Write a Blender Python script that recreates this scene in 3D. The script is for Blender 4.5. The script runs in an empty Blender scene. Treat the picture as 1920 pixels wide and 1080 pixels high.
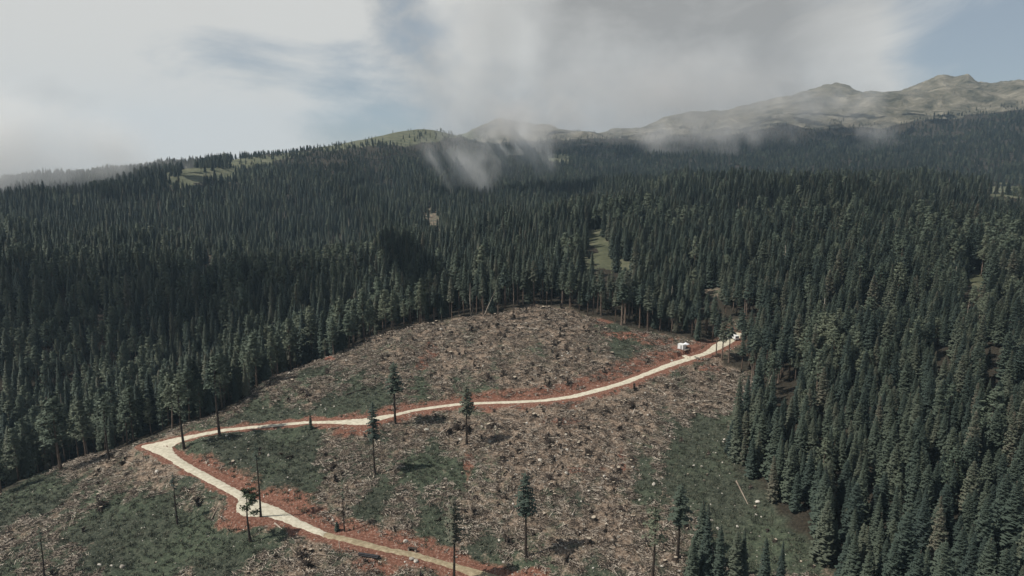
import bpy, math, random
import numpy as np
from mathutils import Vector
from mathutils.kdtree import KDTree

R = math.radians
rng = np.random.default_rng(7)
random.seed(7)
scene = bpy.context.scene
COL = scene.collection

# ------------------------------------------------------------------ camera
CZ = 100.0                      # camera height above the lower clearing
FPX = 1297.0                    # focal length in pixels of the 1920 px frame
PITCH = R(10.5)
cam_d = bpy.data.cameras.new('camera')
cam_d.sensor_width = 36.0
cam_d.lens = 36.0 * FPX / 1920.0
cam_d.clip_start = 1.0
cam_d.clip_end = 20000.0
cam = bpy.data.objects.new('camera', cam_d)
cam.location = (0, 0, CZ)
cam.rotation_euler = (R(90) - PITCH, 0, 0)
COL.objects.link(cam)
scene.camera = cam

# ------------------------------------------------------------------ light
SUN_EL = R(52)
SUN_DIR = Vector((-0.93, -0.26, 0)).normalized() * math.cos(SUN_EL) + Vector((0, 0, math.sin(SUN_EL)))
sun_d = bpy.data.lights.new('sun', 'SUN')
sun_d.energy = 5.0
sun_d.angle = R(0.6)
sun_d.color = (1.0, 0.95, 0.87)
sun = bpy.data.objects.new('sun', sun_d)
sun.rotation_euler = SUN_DIR.to_track_quat('Z', 'Y').to_euler()
sun.location = (-300, -100, 600)
COL.objects.link(sun)

scene.view_settings.view_transform = 'Standard'
scene.view_settings.look = 'None'
scene.view_settings.exposure = 0.0
scene.view_settings.gamma = 1.0
scene.view_settings.use_curve_mapping = False
scene.render.engine = 'CYCLES'
cy = scene.cycles
cy.max_bounces = 8
cy.diffuse_bounces = 2
cy.glossy_bounces = 1
cy.transmission_bounces = 2
cy.transparent_max_bounces = 4
cy.volume_bounces = 5
cy.use_denoising = True
cy.denoiser = 'OPENIMAGEDENOISE'
cy.denoising_input_passes = 'RGB_ALBEDO_NORMAL'
cy.volume_step_rate = 4.0
cy.volume_max_steps = 256
cy.use_adaptive_sampling = False
cy.sample_clamp_indirect = 4.0


def nn(nt, kind, loc=None, **kw):
    n = nt.nodes.new(kind)
    for k, v in kw.items():
        setattr(n, k, v)
    return n


def setin(n, **kw):
    for k, v in kw.items():
        n.inputs[k.replace('_', ' ')].default_value = v
    return n


# ------------------------------------------------------------------ sky
def build_world():
    w = bpy.data.worlds.new('World')
    scene.world = w
    w.use_nodes = True
    nt = w.node_tree
    nt.nodes.clear()
    L = nt.links.new
    out = nn(nt, 'ShaderNodeOutputWorld')
    bg = nn(nt, 'ShaderNodeBackground')
    bg.inputs['Strength'].default_value = 0.10
    sky = nn(nt, 'ShaderNodeTexSky')
    sky.sky_type = 'NISHITA'
    sky.sun_disc = False
    sky.sun_elevation = SUN_EL
    sky.sun_rotation = math.atan2(SUN_DIR.x, SUN_DIR.y)
    sky.altitude = 1800
    sky.air_density = 1.0
    sky.dust_density = 2.0
    # clouds: stretched noise on the direction, heavier towards the horizon
    tc = nn(nt, 'ShaderNodeTexCoord')
    mp = nn(nt, 'ShaderNodeMapping')
    mp.inputs['Scale'].default_value = (1.0, 1.0, 2.0)
    mp.inputs['Location'].default_value = (0.35, 0.2, 0.1)
    L(tc.outputs['Generated'], mp.inputs['Vector'])
    n1 = nn(nt, 'ShaderNodeTexNoise')
    setin(n1, Scale=3.0, Detail=11.0, Roughness=0.58, Distortion=0.45)
    L(mp.outputs[0], n1.inputs['Vector'])
    n2 = nn(nt, 'ShaderNodeTexNoise')
    setin(n2, Scale=1.3, Detail=4.0, Roughness=0.5)
    L(mp.outputs[0], n2.inputs['Vector'])
    def lobe(px, py, deg):
        """broad patch of sky around a direction, soft edged and torn by the noise"""
        x, y, z = (px - 960) / FPX, -(py - 540) / FPX, 0
        d = Vector((x, math.cos(PITCH) + y * math.sin(PITCH), -math.sin(PITCH) + y * math.cos(PITCH))).normalized()
        v = nn(nt, 'ShaderNodeVectorMath', operation='DOT_PRODUCT')
        L(tc.outputs['Generated'], v.inputs[0])
        v.inputs[1].default_value = d
        m = nn(nt, 'ShaderNodeMapRange')
        m.interpolation_type = 'SMOOTHSTEP'
        setin(m, From_Min=math.cos(R(deg)), From_Max=1.0)
        L(v.outputs['Value'], m.inputs['Value'])
        return m.outputs[0]

    def mad(a, k, c):
        m = nn(nt, 'ShaderNodeMath', operation='MULTIPLY_ADD')
        L(a, m.inputs[0])
        m.inputs[1].default_value = k
        if isinstance(c, (int, float)):
            m.inputs[2].default_value = c
        else:
            L(c, m.inputs[2])
        return m.outputs[0]
    cv = mad(n1.outputs['Fac'], 1.0, 0.06)
    for px, py, deg, wt in ((560, 30, 17, -0.15), (1890, 110, 10, -0.30), (1090, 190, 7, -0.10), (330, 40, 9, -0.10), (120, 190, 20, 0.2)):
        cv = mad(lobe(px, py, deg), wt, cv)
    zz = nn(nt, 'ShaderNodeSeparateXYZ')
    L(tc.outputs['Generated'], zz.inputs[0])
    hi = nn(nt, 'ShaderNodeMapRange')
    setin(hi, From_Min=0.22, From_Max=0.65)
    L(zz.outputs['Z'], hi.inputs['Value'])
    cv = mad(hi.outputs[0], -0.30, cv)              # the cloud breaks up towards the zenith
    cover = nn(nt, 'ShaderNodeMapRange')
    cover.interpolation_type = 'SMOOTHSTEP'
    setin(cover, From_Min=0.34, From_Max=0.54)
    L(cv, cover.inputs['Value'])
    sh = mad(n2.outputs['Fac'], 0.8, -1.02)
    sh = mad(n1.outputs['Fac'], 2.1, sh)
    for px, py, deg, wt in ((130, 200, 26, 0.75), (1700, 10, 9, 0.5), (330, 130, 8, 0.2), (1300, 170, 24, -0.25), (620, 250, 10, 0.2), (915, -10, 6.5, 0.65), (925, 120, 5.0, 0.45)):
        sh = mad(lobe(px, py, deg), wt, sh)
    shade = nn(nt, 'ShaderNodeMapRange')
    setin(shade, From_Min=0.25, From_Max=1.05)
    L(sh, shade.inputs['Value'])
    ccol = nn(nt, 'ShaderNodeMix', data_type='RGBA')
    ccol.inputs['A'].default_value = (3.4, 3.4, 3.35, 1)
    ccol.inputs['B'].default_value = (6.5, 6.5, 6.3, 1)
    L(shade.outputs[0], ccol.inputs['Factor'])
    veil = nn(nt, 'ShaderNodeMix', data_type='RGBA')       # thin veil over the blue
    veil.inputs["Factor"].default_value = 0.72
    veil.inputs['B'].default_value = (3.3, 3.7, 4.0, 1)
    L(sky.outputs[0], veil.inputs['A'])
    mx = nn(nt, 'ShaderNodeMix', data_type='RGBA')
    L(cover.outputs[0], mx.inputs['Factor'])
    L(veil.outputs['Result'], mx.inputs['A'])
    L(ccol.outputs['Result'], mx.inputs['B'])
    L(mx.outputs['Result'], bg.inputs['Color'])
    L(bg.outputs[0], out.inputs['Surface'])
    w.cycles.sampling_method = 'MANUAL'
    w.cycles.sample_map_resolution = 512


build_world()


# ------------------------------------------------------------------ projection and noise helpers
def pix_dir(px, py):
    x = (np.asarray(px, float) - 960) / FPX
    y = -(np.asarray(py, float) - 540) / FPX
    c, s = math.cos(PITCH), math.sin(PITCH)
    return x, c + y * s, -s + y * c          # world direction components


def project(x, y, z):
    c, s = math.cos(PITCH), math.sin(PITCH)
    zz = np.asarray(z) - CZ
    f = y * c - zz * s
    u = y * s + zz * c
    f = np.where(f < 1e-3, 1e-3, f)
    return 960 + FPX * x / f, 540 - FPX * u / f


_perm = np.random.default_rng(3).permutation(256)
_perm = np.concatenate([_perm, _perm])
_gang = np.random.default_rng(4).uniform(0, 2 * math.pi, 256)
_gx, _gy = np.cos(_gang), np.sin(_gang)


def perlin(x, y):
    xi = np.floor(x).astype(np.int64)
    yi = np.floor(y).astype(np.int64)
    xf = x - xi
    yf = y - yi
    xi &= 255
    yi &= 255
    u = xf * xf * xf * (xf * (xf * 6 - 15) + 10)
    v = yf * yf * yf * (yf * (yf * 6 - 15) + 10)

    def g(ix, iy, dx, dy):
        h = _perm[_perm[ix & 255] + (iy & 255)]
        return _gx[h] * dx + _gy[h] * dy
    a = g(xi, yi, xf, yf)
    b = g(xi + 1, yi, xf - 1, yf)
    c = g(xi, yi + 1, xf, yf - 1)
    d = g(xi + 1, yi + 1, xf - 1, yf - 1)
    return ((a + (b - a) * u) * (1 - v) + (c + (d - c) * u) * v) * 1.5


def fbm(x, y, scale, octaves=4, gain=0.5, ox=0.0):
    s = np.zeros_like(x, dtype=float)
    a = 1.0
    f = 1.0 / scale
    for i in range(octaves):
        s += a * perlin(x * f + ox + 17.3 * i, y * f + 31.7 * i - ox)
        a *= gain
        f *= 2.03
    return s


def ridged(x, y, scale, octaves=5, gain=0.55):
    s = np.zeros_like(x, dtype=float)
    a = 1.0
    f = 1.0 / scale
    for i in range(octaves):
        s += a * (1 - 2 * np.abs(perlin(x * f + 5.1 * i, y * f + 9.2 * i)))
        a *= gain
        f *= 2.1
    return s


def sstep(a, b, x):
    t = np.clip((x - a) / (b - a), 0, 1)
    return t * t * (3 - 2 * t)


# ------------------------------------------------------------------ terrain: survey points
# (px, py, value, kind) kind 'z' = known height, 'r' = known distance
SURV = []


def S(kind, *pts):
    for p in pts:
        SURV.append((p[0], p[1], p[2], kind))


S('z', (0, 1300, -6), (500, 1350, -2), (960, 1400, -4), (1450, 1350, 2), (1920, 1300, 10))
S('z', (0, 1080, -4), (0, 930, -7), (130, 875, -3), (80, 1000, -3), (330, 980, 1.5), (200, 930, 1.5),
  (900, 1080, 0), (600, 1000, 3), (450, 950, 5), (300, 840, 8), (500, 797, 11), (740, 780, 13.2),
  (875, 757, 14.6), (1100, 735, 17), (1250, 690, 19.5), (1330, 655, 21.5), (1375, 630, 23),
  (500, 720, 15), (440, 765, 12), (620, 672, 17.5), (700, 632, 22), (850, 600, 27), (1000, 572, 32),
  (1120, 600, 28), (1230, 628, 24.5), (960, 680, 21.5), (1100, 680, 21), (800, 690, 19),
  (1390, 700, 18), (1200, 830, 11), (1400, 800, 14), (1440, 940, 9), (1560, 1080, 6), (985, 940, 6),
  (740, 940, 6), (700, 880, 8.5), (985, 1045, 2.5), (1250, 1000, 5), (480, 880, 8),
  (1920, 1080, 14), (1920, 800, 22), (1920, 650, 32), (1650, 700, 25), (1600, 900, 15),
  (1400, 560, 33), (1300, 480, 41), (1600, 520, 42), (1450, 430, 53), (1700, 430, 56), (1900, 480, 47))
S('r', (1600, 345, 900), (1350, 340, 820), (1200, 352, 760), (1750, 350, 880), (1900, 400, 740), (1080, 372, 720),
  (1880, 372, 1230), (1900, 250, 1900), (1900, 208, 2200), (1900, 160, 2750), (1780, 160, 2750), (1650, 180, 2700),
  (1450, 300, 1600), (1600, 300, 1500), (1450, 250, 1950), (1520, 170, 2500), (1400, 205, 2400), (1650, 245, 2050),
  (1250, 232, 2350), (1080, 262, 2500), (1020, 248, 2400), (950, 232, 2350), (1100, 305, 1500), (1250, 305, 1550),
  (1000, 335, 1100), (800, 430, 600), (960, 480, 460), (960, 400, 720), (740, 335, 1000), (600, 400, 800),
  (860, 300, 1200), (950, 290, 1500),
  (810, 244, 1550), (740, 250, 1500), (640, 268, 1450), (520, 288, 1400), (430, 302, 1350), (300, 314, 1300), (100, 334, 1250),
  (0, 348, 1200), (0, 600, 440), (0, 500, 560), (250, 520, 520), (450, 560, 430), (620, 600, 370),
  (450, 450, 650), (250, 420, 800), (100, 400, 850), (560, 480, 580), (700, 500, 500), (860, 530, 420))


def survey_world():
    P = []
    for px, py, v, k in SURV:
        dx, dy, dz = (float(t) for t in pix_dir(px, py))
        h = math.hypot(dx, dy)
        az = math.atan2(dx, dy)
        if k == 'z':
            r = (CZ - v) / (-dz / h)
            z = v
        else:
            r = v
            z = CZ + v * dz / h
        P.append((az, r, z))
    # hidden ground: ravine left of the clearing, dips behind the crests, ground beyond the frame
    d = R(1)
    for a, r, z in ((-40, 340, -24), (-34, 330, -20), (-28, 335, -12), (-22, 345, -2), (-15, 345, 8),
                    (-40, 400, -12), (-30, 400, 0),
                    (8, 1050, 58), (14, 1100, 56), (20, 1150, 52), (26, 1150, 48), (32, 1050, 44), (36, 950, 50),
                    (-36, 1900, 20), (-20, 1900, 30), (-10, 1950, 90), (-5, 2000, 110),
                    (-36, 3500, -60), (-15, 3500, -20), (0, 3400, 60), (15, 3600, 220), (30, 3900, 300), (37, 3900, 300),
                    (-36, 6000, -150), (0, 6000, 0), (36, 6000, 200),
                    (-60, 200, -14), (-60, 400, -20), (-60, 1000, 10), (-60, 3000, -60),
                    (60, 200, 22), (60, 400, 50), (60, 1000, 70), (60, 3000, 300),
                    (-80, 250, -14), (-80, 2000, 0), (80, 250, 24), (80, 2000, 200),
                    (-40, 90, -6), (0, 90, -6), (40, 90, 4)):
        P.append((a * d, r, z))
    return np.array(P)


_sp = survey_world()
_su = _sp[:, 0] * 1.6
_sv = np.log(_sp[:, 1])
_sz = _sp[:, 2]


def _tps(d2):
    return 0.5 * d2 * np.log(d2 + 1e-9)


def _fit():
    n = len(_su)
    A = np.zeros((n + 3, n + 3))
    A[:n, :n] = _tps((_su[:, None] - _su[None]) ** 2 + (_sv[:, None] - _sv[None]) ** 2)
    A[:n, :n] += np.eye(n) * 2e-4
    A[:n, n] = 1
    A[:n, n + 1] = _su
    A[:n, n + 2] = _sv
    A[n:, :n] = A[:n, n:].T
    b = np.zeros(n + 3)
    b[:n] = _sz
    return np.linalg.solve(A, b)


_w = _fit()


def base_height(x, y):
    x = np.asarray(x, float)
    y = np.asarray(y, float)
    shp = x.shape
    x = x.ravel()
    y = y.ravel()
    az = np.clip(np.arctan2(x, y), R(-82), R(82))
    r = np.clip(np.hypot(x, y), 90, 6000)
    u = az * 1.6
    v = np.log(r)
    z = _w[-3] + _w[-2] * u + _w[-1] * v
    n = len(_su)
    out = np.empty_like(z)
    for i in range(0, len(z), 40000):
        sl = slice(i, i + 40000)
        d2 = (u[sl, None] - _su[None]) ** 2 + (v[sl, None] - _sv[None]) ** 2
        out[sl] = z[sl] + _tps(d2) @ _w[:n]
    return out.reshape(shp)


def mid_noise(x, y):
    """relief added to the surveyed ground, growing with distance"""
    r = np.hypot(x, y)
    z = fbm(x, y, 45, 3, 0.5, 3.1) * 0.9 * sstep(120, 260, r)
    z = z + (fbm(x, y, 230, 4, 0.5, 8.2) * 13.0 - 12.0 * np.clip(ridged(x, y, 330, 2, 0.4) - 0.35, 0, 1.2)) * sstep(350, 620, r) * (1 - 0.75 * sstep(1050, 1350, r) * (1 - sstep(1700, 1900, r)))
    far = sstep(1750, 2300, r)
    z = z + far * (ridged(x, y, 560, 7, 0.6) - 0.6) * 17.0
    az = np.degrees(np.arctan2(x, y))
    for a0, r0, wa, wr, h in ((32.4, 2720, 0.55, 150, 20), (35.2, 2740, 1.2, 200, 14), (30.9, 2700, 0.6, 150, 12), (2.6, 2420, 0.5, 120, 18), (23.5, 2480, 2.5, 220, 4)):
        z = z + h * np.exp(-((az - a0) / wa) ** 2 - ((r - r0) / wr) ** 2)     # summit knobs
    return z


def ground_z(x, y):
    return base_height(x, y) + mid_noise(x, y)


def pix_ground(px, py, zfun=ground_z, rmax=420.0):
    """where the view ray through a pixel meets the ground"""
    px = np.atleast_1d(np.asarray(px, float))
    py = np.atleast_1d(np.asarray(py, float))
    dx, dy, dz = pix_dir(px, py)
    h = np.hypot(dx, dy)
    rs = np.linspace(110, rmax, 160)
    X = dx[:, None] / h[:, None] * rs
    Y = dy[:, None] / h[:, None] * rs
    Zr = CZ + dz[:, None] / h[:, None] * rs
    D = Zr - zfun(X, Y)
    hit = np.argmax(D < 0, axis=1)
    hit = np.where((D < 0).any(axis=1), hit, len(rs) - 1)
    hit = np.maximum(hit, 1)
    ii = np.arange(len(px))
    a, b = D[ii, hit - 1], D[ii, hit]
    t = np.clip(a / (a - b + 1e-9), 0, 1)
    r = rs[hit - 1] + (rs[hit] - rs[hit - 1]) * t
    x = dx / h * r
    y = dy / h * r
    return x, y, zfun(x, y)


# ------------------------------------------------------------------ the road (edge pairs surveyed along its length)
PAIRS = [((1120, 1150), (1050, 1160)), ((1010, 1104), (955, 1110)), ((930, 1077), (882, 1080)), ((880, 1063), (850, 1067)), ((820, 1047), (805, 1053)),
         ((779, 1036), (775, 1044)), ((726, 1026), (722, 1034)), ((673, 1011), (668, 1021)), ((620, 999), (612, 1008)),
         ((605, 994), (596, 1002)), ((561, 973), (546, 984)), ((524, 952), (505, 970)), ((495, 941), (466, 969)),
         ((475, 932), (446, 963)), ((462, 926), (442, 950)), ((452, 920), (446, 936)), ((430, 909), (422, 922)),
         ((400, 893), (393, 906)), ((370, 877), (363, 890)), ((348, 864), (335, 875)), ((330, 851), (311, 859)),
         ((325, 842), (279, 845)), ((325, 838), (263, 836)), ((327, 835), (288, 830)), ((337, 829), (330, 820)),
         ((367, 820), (370, 813)), ((417, 809.5), (417, 804)), ((460, 804.5), (460, 799.5)), ((500, 801), (500, 796)), ((567, 794.5), (567, 790)),
         ((600, 794), (600, 789)), ((640, 795), (640, 787)), ((666, 796.5), (666, 785)), ((690, 795.5), (690, 783)),
         ((702, 791), (702, 781)), ((719, 786), (719, 778)), ((741, 780), (741, 775)), ((786, 769.5), (786, 765)),
         ((859, 760), (859, 756)), ((918, 757), (918, 752.5)), ((1000, 754), (1000, 749.5)), ((1060, 748), (1056, 743)),
         ((1101, 740), (1095, 734.5)), ((1168, 721.5), (1159, 716.5)), ((1213, 704.5), (1204, 700)), ((1259, 687), (1250, 681.5)),
         ((1305, 672), (1297, 667)), ((1331, 663), (1319, 660)), ((1354, 653), (1335, 648)), ((1374, 642), (1351, 637)),
         ((1391, 631), (1360, 627)), ((1392, 625), (1364, 622))]


def catmull(P, n):
    P = np.asarray(P, float)
    P = np.vstack([2 * P[0] - P[1], P, 2 * P[-1] - P[-2]])
    out = []
    for i in range(1, len(P) - 2):
        for k in range(n):
            t = k / n
            p0, p1, p2, p3 = P[i - 1], P[i], P[i + 1], P[i + 2]
            out.append(0.5 * ((2 * p1) + (-p0 + p2) * t + (2 * p0 - 5 * p1 + 4 * p2 - p3) * t * t + (-p0 + 3 * p1 - 3 * p2 + p3) * t ** 3))
    out.append(P[-2])
    return np.array(out)


def build_road_line():
    a = np.array([p[0] for p in PAIRS], float)
    b = np.array([p[1] for p in PAIRS], float)
    ax, ay, _ = pix_ground(a[:, 0], a[:, 1])
    bx, by, _ = pix_ground(b[:, 0], b[:, 1])
    A = np.stack([ax, ay], 1)
    B = np.stack([bx, by], 1)
    mid = (A + B) / 2
    z = base_height(mid[:, 0], mid[:, 1])
    zs = z.copy()
    for _ in range(2):
        zs[1:-1] = (zs[:-2] + 2 * zs[1:-1] + zs[2:]) / 4
    # the road is level across: meet the surveyed edges on the road's own plane
    def on_plane(p):
        dx, dy, dz = pix_dir(p[:, 0], p[:, 1])
        t = (CZ - zs) / -dz
        return np.stack([dx * t, dy * t], 1)
    A, B = on_plane(a), on_plane(b)
    mid = (A + B) / 2
    # keep a sensible minimum width
    d = B - A
    ln = np.linalg.norm(d, axis=1, keepdims=True)
    want = np.maximum(ln, 2.4)
    A = mid - d / ln * want / 2
    B = mid + d / ln * want / 2
    n = 14
    return catmull(A, n), catmull(B, n), catmull(np.stack([zs, zs], 1), n)[:, 0]


RA, RB, RZ = build_road_line()
_kd = KDTree(len(RA) * 9)
_kdz = []
_kds = []
for i in range(len(RA)):
    for k in range(9):
        t = k / 8
        p = RA[i] * (1 - t) + RB[i] * t
        _kd.insert((p[0], p[1], 0), len(_kdz))
        _kdz.append(RZ[i])
        _kds.append(i + 0.5 * (k >= 5))       # half = the second edge's side
_kd.balance()


def road_dist(x, y, limit=22.0):
    """distance to the road, road height there, index along the road and side (+1 north/uphill)"""
    xs, ys = np.asarray(x).ravel(), np.asarray(y).ravel()
    d = np.full(xs.shape, 99.0)
    z = np.zeros(xs.shape)
    s = np.zeros(xs.shape)
    lo = np.minimum(RA, RB).min(0) - limit
    hi = np.maximum(RA, RB).max(0) + limit
    for i in np.nonzero((xs > lo[0]) & (xs < hi[0]) & (ys > lo[1]) & (ys < hi[1]))[0]:
        co, j, dist = _kd.find((xs[i], ys[i], 0))
        if dist < limit:
            d[i] = dist
            z[i] = _kdz[j]
            s[i] = _kds[j]
    return d.reshape(np.shape(x)), z.reshape(np.shape(x)), s.reshape(np.shape(x))


def fine_noise(x, y):
    r = np.hypot(x, y)
    near = sstep(110, 140, r) * (1 - sstep(380, 480, r))
    return near * (fbm(x, y, 7.0, 3, 0.55, 1.7) * 0.55 + ridged(x, y, 2.6, 2, 0.5) * 0.16)


# the site yard beside the cabin, levelled
_yx, _yy, _ = pix_ground([1285], [652])
YARD = (float(_yx[0]), float(_yy[0]))


def full_height(x, y, want=False):
    zb = ground_z(x, y)
    d, zr, s = road_dist(x, y)
    t = sstep(1.0, 7.0, d)
    z = (zr - 0.10) * (1 - t) + (zb + fine_noise(x, y)) * t
    yd = np.hypot(np.asarray(x) - YARD[0], np.asarray(y) - YARD[1])
    yz = float(ground_z(np.array([YARD[0]]), np.array([YARD[1]]))[0])
    ty = sstep(6.5, 13, yd)
    z = np.where(d > 3, yz * (1 - ty) + z * ty, z)
    if want:
        return z, d, s
    return z


# ------------------------------------------------------------------ clearing outline and meadows
EDGE_PX = [(-260, 1010), (-120, 975), (0, 930), (50, 902), (120, 872), (205, 850), (262, 830), (340, 802), (440, 764), (500, 716), (560, 690),
           (620, 670), (700, 633), (780, 609), (850, 601), (900, 593), (960, 584), (1000, 573), (1060, 580), (1120, 600),
           (1160, 612), (1230, 627), (1300, 638), (1340, 644), (1358, 630), (1372, 604), (1392, 604), (1395, 640), (1350, 672), (1345, 688), (1400, 698),
           (1425, 735), (1398, 775), (1372, 800), (1366, 850), (1388, 890), (1445, 935), (1452, 990), (1512, 1008),
           (1530, 1060), (1570, 1110), (1640, 1200), (1700, 1320), (1000, 1420), (200, 1400), (-300, 1250)]
_ex, _ey, _ = pix_ground([p[0] for p in EDGE_PX], [p[1] for p in EDGE_PX])
EDGE = np.stack([_ex, _ey], 1)


def in_poly(x, y, poly):
    inside = np.zeros(np.shape(x), bool)
    n = len(poly)
    for i in range(n):
        x1, y1 = poly[i]
        x2, y2 = poly[(i + 1) % n]
        c = ((y1 > y) != (y2 > y)) & (x < (x2 - x1) * (y - y1) / (y2 - y1 + 1e-12) + x1)
        inside ^= c
    return inside


def poly_dist(x, y, poly):
    d = np.full(np.shape(x), 1e9)
    n = len(poly)
    for i in range(n):
        a = poly[i]
        b = poly[(i + 1) % n]
        ab = b - a
        t = np.clip(((x - a[0]) * ab[0] + (y - a[1]) * ab[1]) / (ab @ ab + 1e-9), 0, 1)
        d = np.minimum(d, np.hypot(x - a[0] - t * ab[0], y - a[1] - t * ab[1]))
    return d


# open patches inside the forest: (px, py, rx, ry, kind)
GAPS = [(1140, 494, 52, 11, 'm'), (1118, 440, 16, 13, 'm'), (1132, 462, 8, 12, 'm'), (808, 412, 13, 20, 's'), (390, 322, 62, 11, 'm'), (470, 302, 40, 7, 'm'),
        (345, 336, 36, 8, 'm'), (1890, 360, 42, 8, 'm'), (1046, 296, 20, 5, 'm'), (1832, 526, 12, 14, 'm'), (390, 492, 9, 18, 's'), (1860, 665, 12, 22, 's'),
        (275, 600, 7, 12, 's'), (1768, 660, 12, 7, 's'), (1470, 735, 9, 16, 's'), (188, 594, 6, 9, 's'), (1335, 545, 12, 8, 's')]


def treeline(x, y, r):
    """height above which the wood gives way to grass and rock"""
    az = np.degrees(np.arctan2(x, y))
    tl = np.interp(az, [-40, -25, -18, -14, -8, -5, 0, 10, 16, 22, 28, 33, 38],
                   [200, 150, 104, 112, 122, 140, 150, 150, 168, 172, 180, 212, 228])
    return tl + fbm(x, y, 160, 3, 0.5, 5.0) * 14


# ------------------------------------------------------------------ materials
MATS = {}


def principled(name, rough=0.85, spec=0.2):
    m = bpy.data.materials.new(name)
    m.use_nodes = True
    nt = m.node_tree
    b = nt.nodes['Principled BSDF']
    b.inputs['Roughness'].default_value = rough
    b.inputs['Specular IOR Level'].default_value = spec
    MATS[name] = m
    return m, nt, b


def ramp(nt, stops):
    n = nt.nodes.new('ShaderNodeValToRGB')
    e = n.color_ramp.elements
    while len(e) > 1:
        e.remove(e[-1])
    e[0].position, e[0].color = stops[0][0], (*stops[0][1], 1)
    for p, c in stops[1:]:
        k = e.new(p)
        k.color = (*c, 1)
    return n


def noise_mat(name, stops, scale=2.0, detail=5.0, rough=0.9, bump=0.0, stretch=(1, 1, 1), rand=0.0, spec=0.2):
    m, nt, b = principled(name, rough, spec)
    L = nt.links.new
    tc = nt.nodes.new('ShaderNodeTexCoord')
    mp = nt.nodes.new('ShaderNodeMapping')
    mp.inputs['Scale'].default_value = stretch
    L(tc.outputs['Object'], mp.inputs['Vector'])
    n = nt.nodes.new('ShaderNodeTexNoise')
    setin(n, Scale=scale, Detail=detail, Roughness=0.62)
    L(mp.outputs[0], n.inputs['Vector'])
    fac = n.outputs['Fac']
    if rand:
        oi = nt.nodes.new('ShaderNodeObjectInfo')
        a = nt.nodes.new('ShaderNodeMath')
        a.operation = 'MULTIPLY_ADD'
        L(oi.outputs['Random'], a.inputs[0])
        a.inputs[1].default_value = rand
        a.inputs[2].default_value = -rand / 2
        c = nt.nodes.new('ShaderNodeMath')
        c.operation = 'ADD'
        L(a.outputs[0], c.inputs[0])
        L(fac, c.inputs[1])
        fac = c.outputs[0]
    rp = ramp(nt, stops)
    L(fac, rp.inputs['Fac'])
    L(rp.outputs['Color'], b.inputs['Base Color'])
    if bump:
        bp = nt.nodes.new('ShaderNodeBump')
        bp.inputs['Strength'].default_value = 1.0
        bp.inputs['Distance'].default_value = bump
        L(n.outputs['Fac'], bp.inputs['Height'])
        L(bp.outputs[0], b.inputs['Normal'])
    return m


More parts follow.
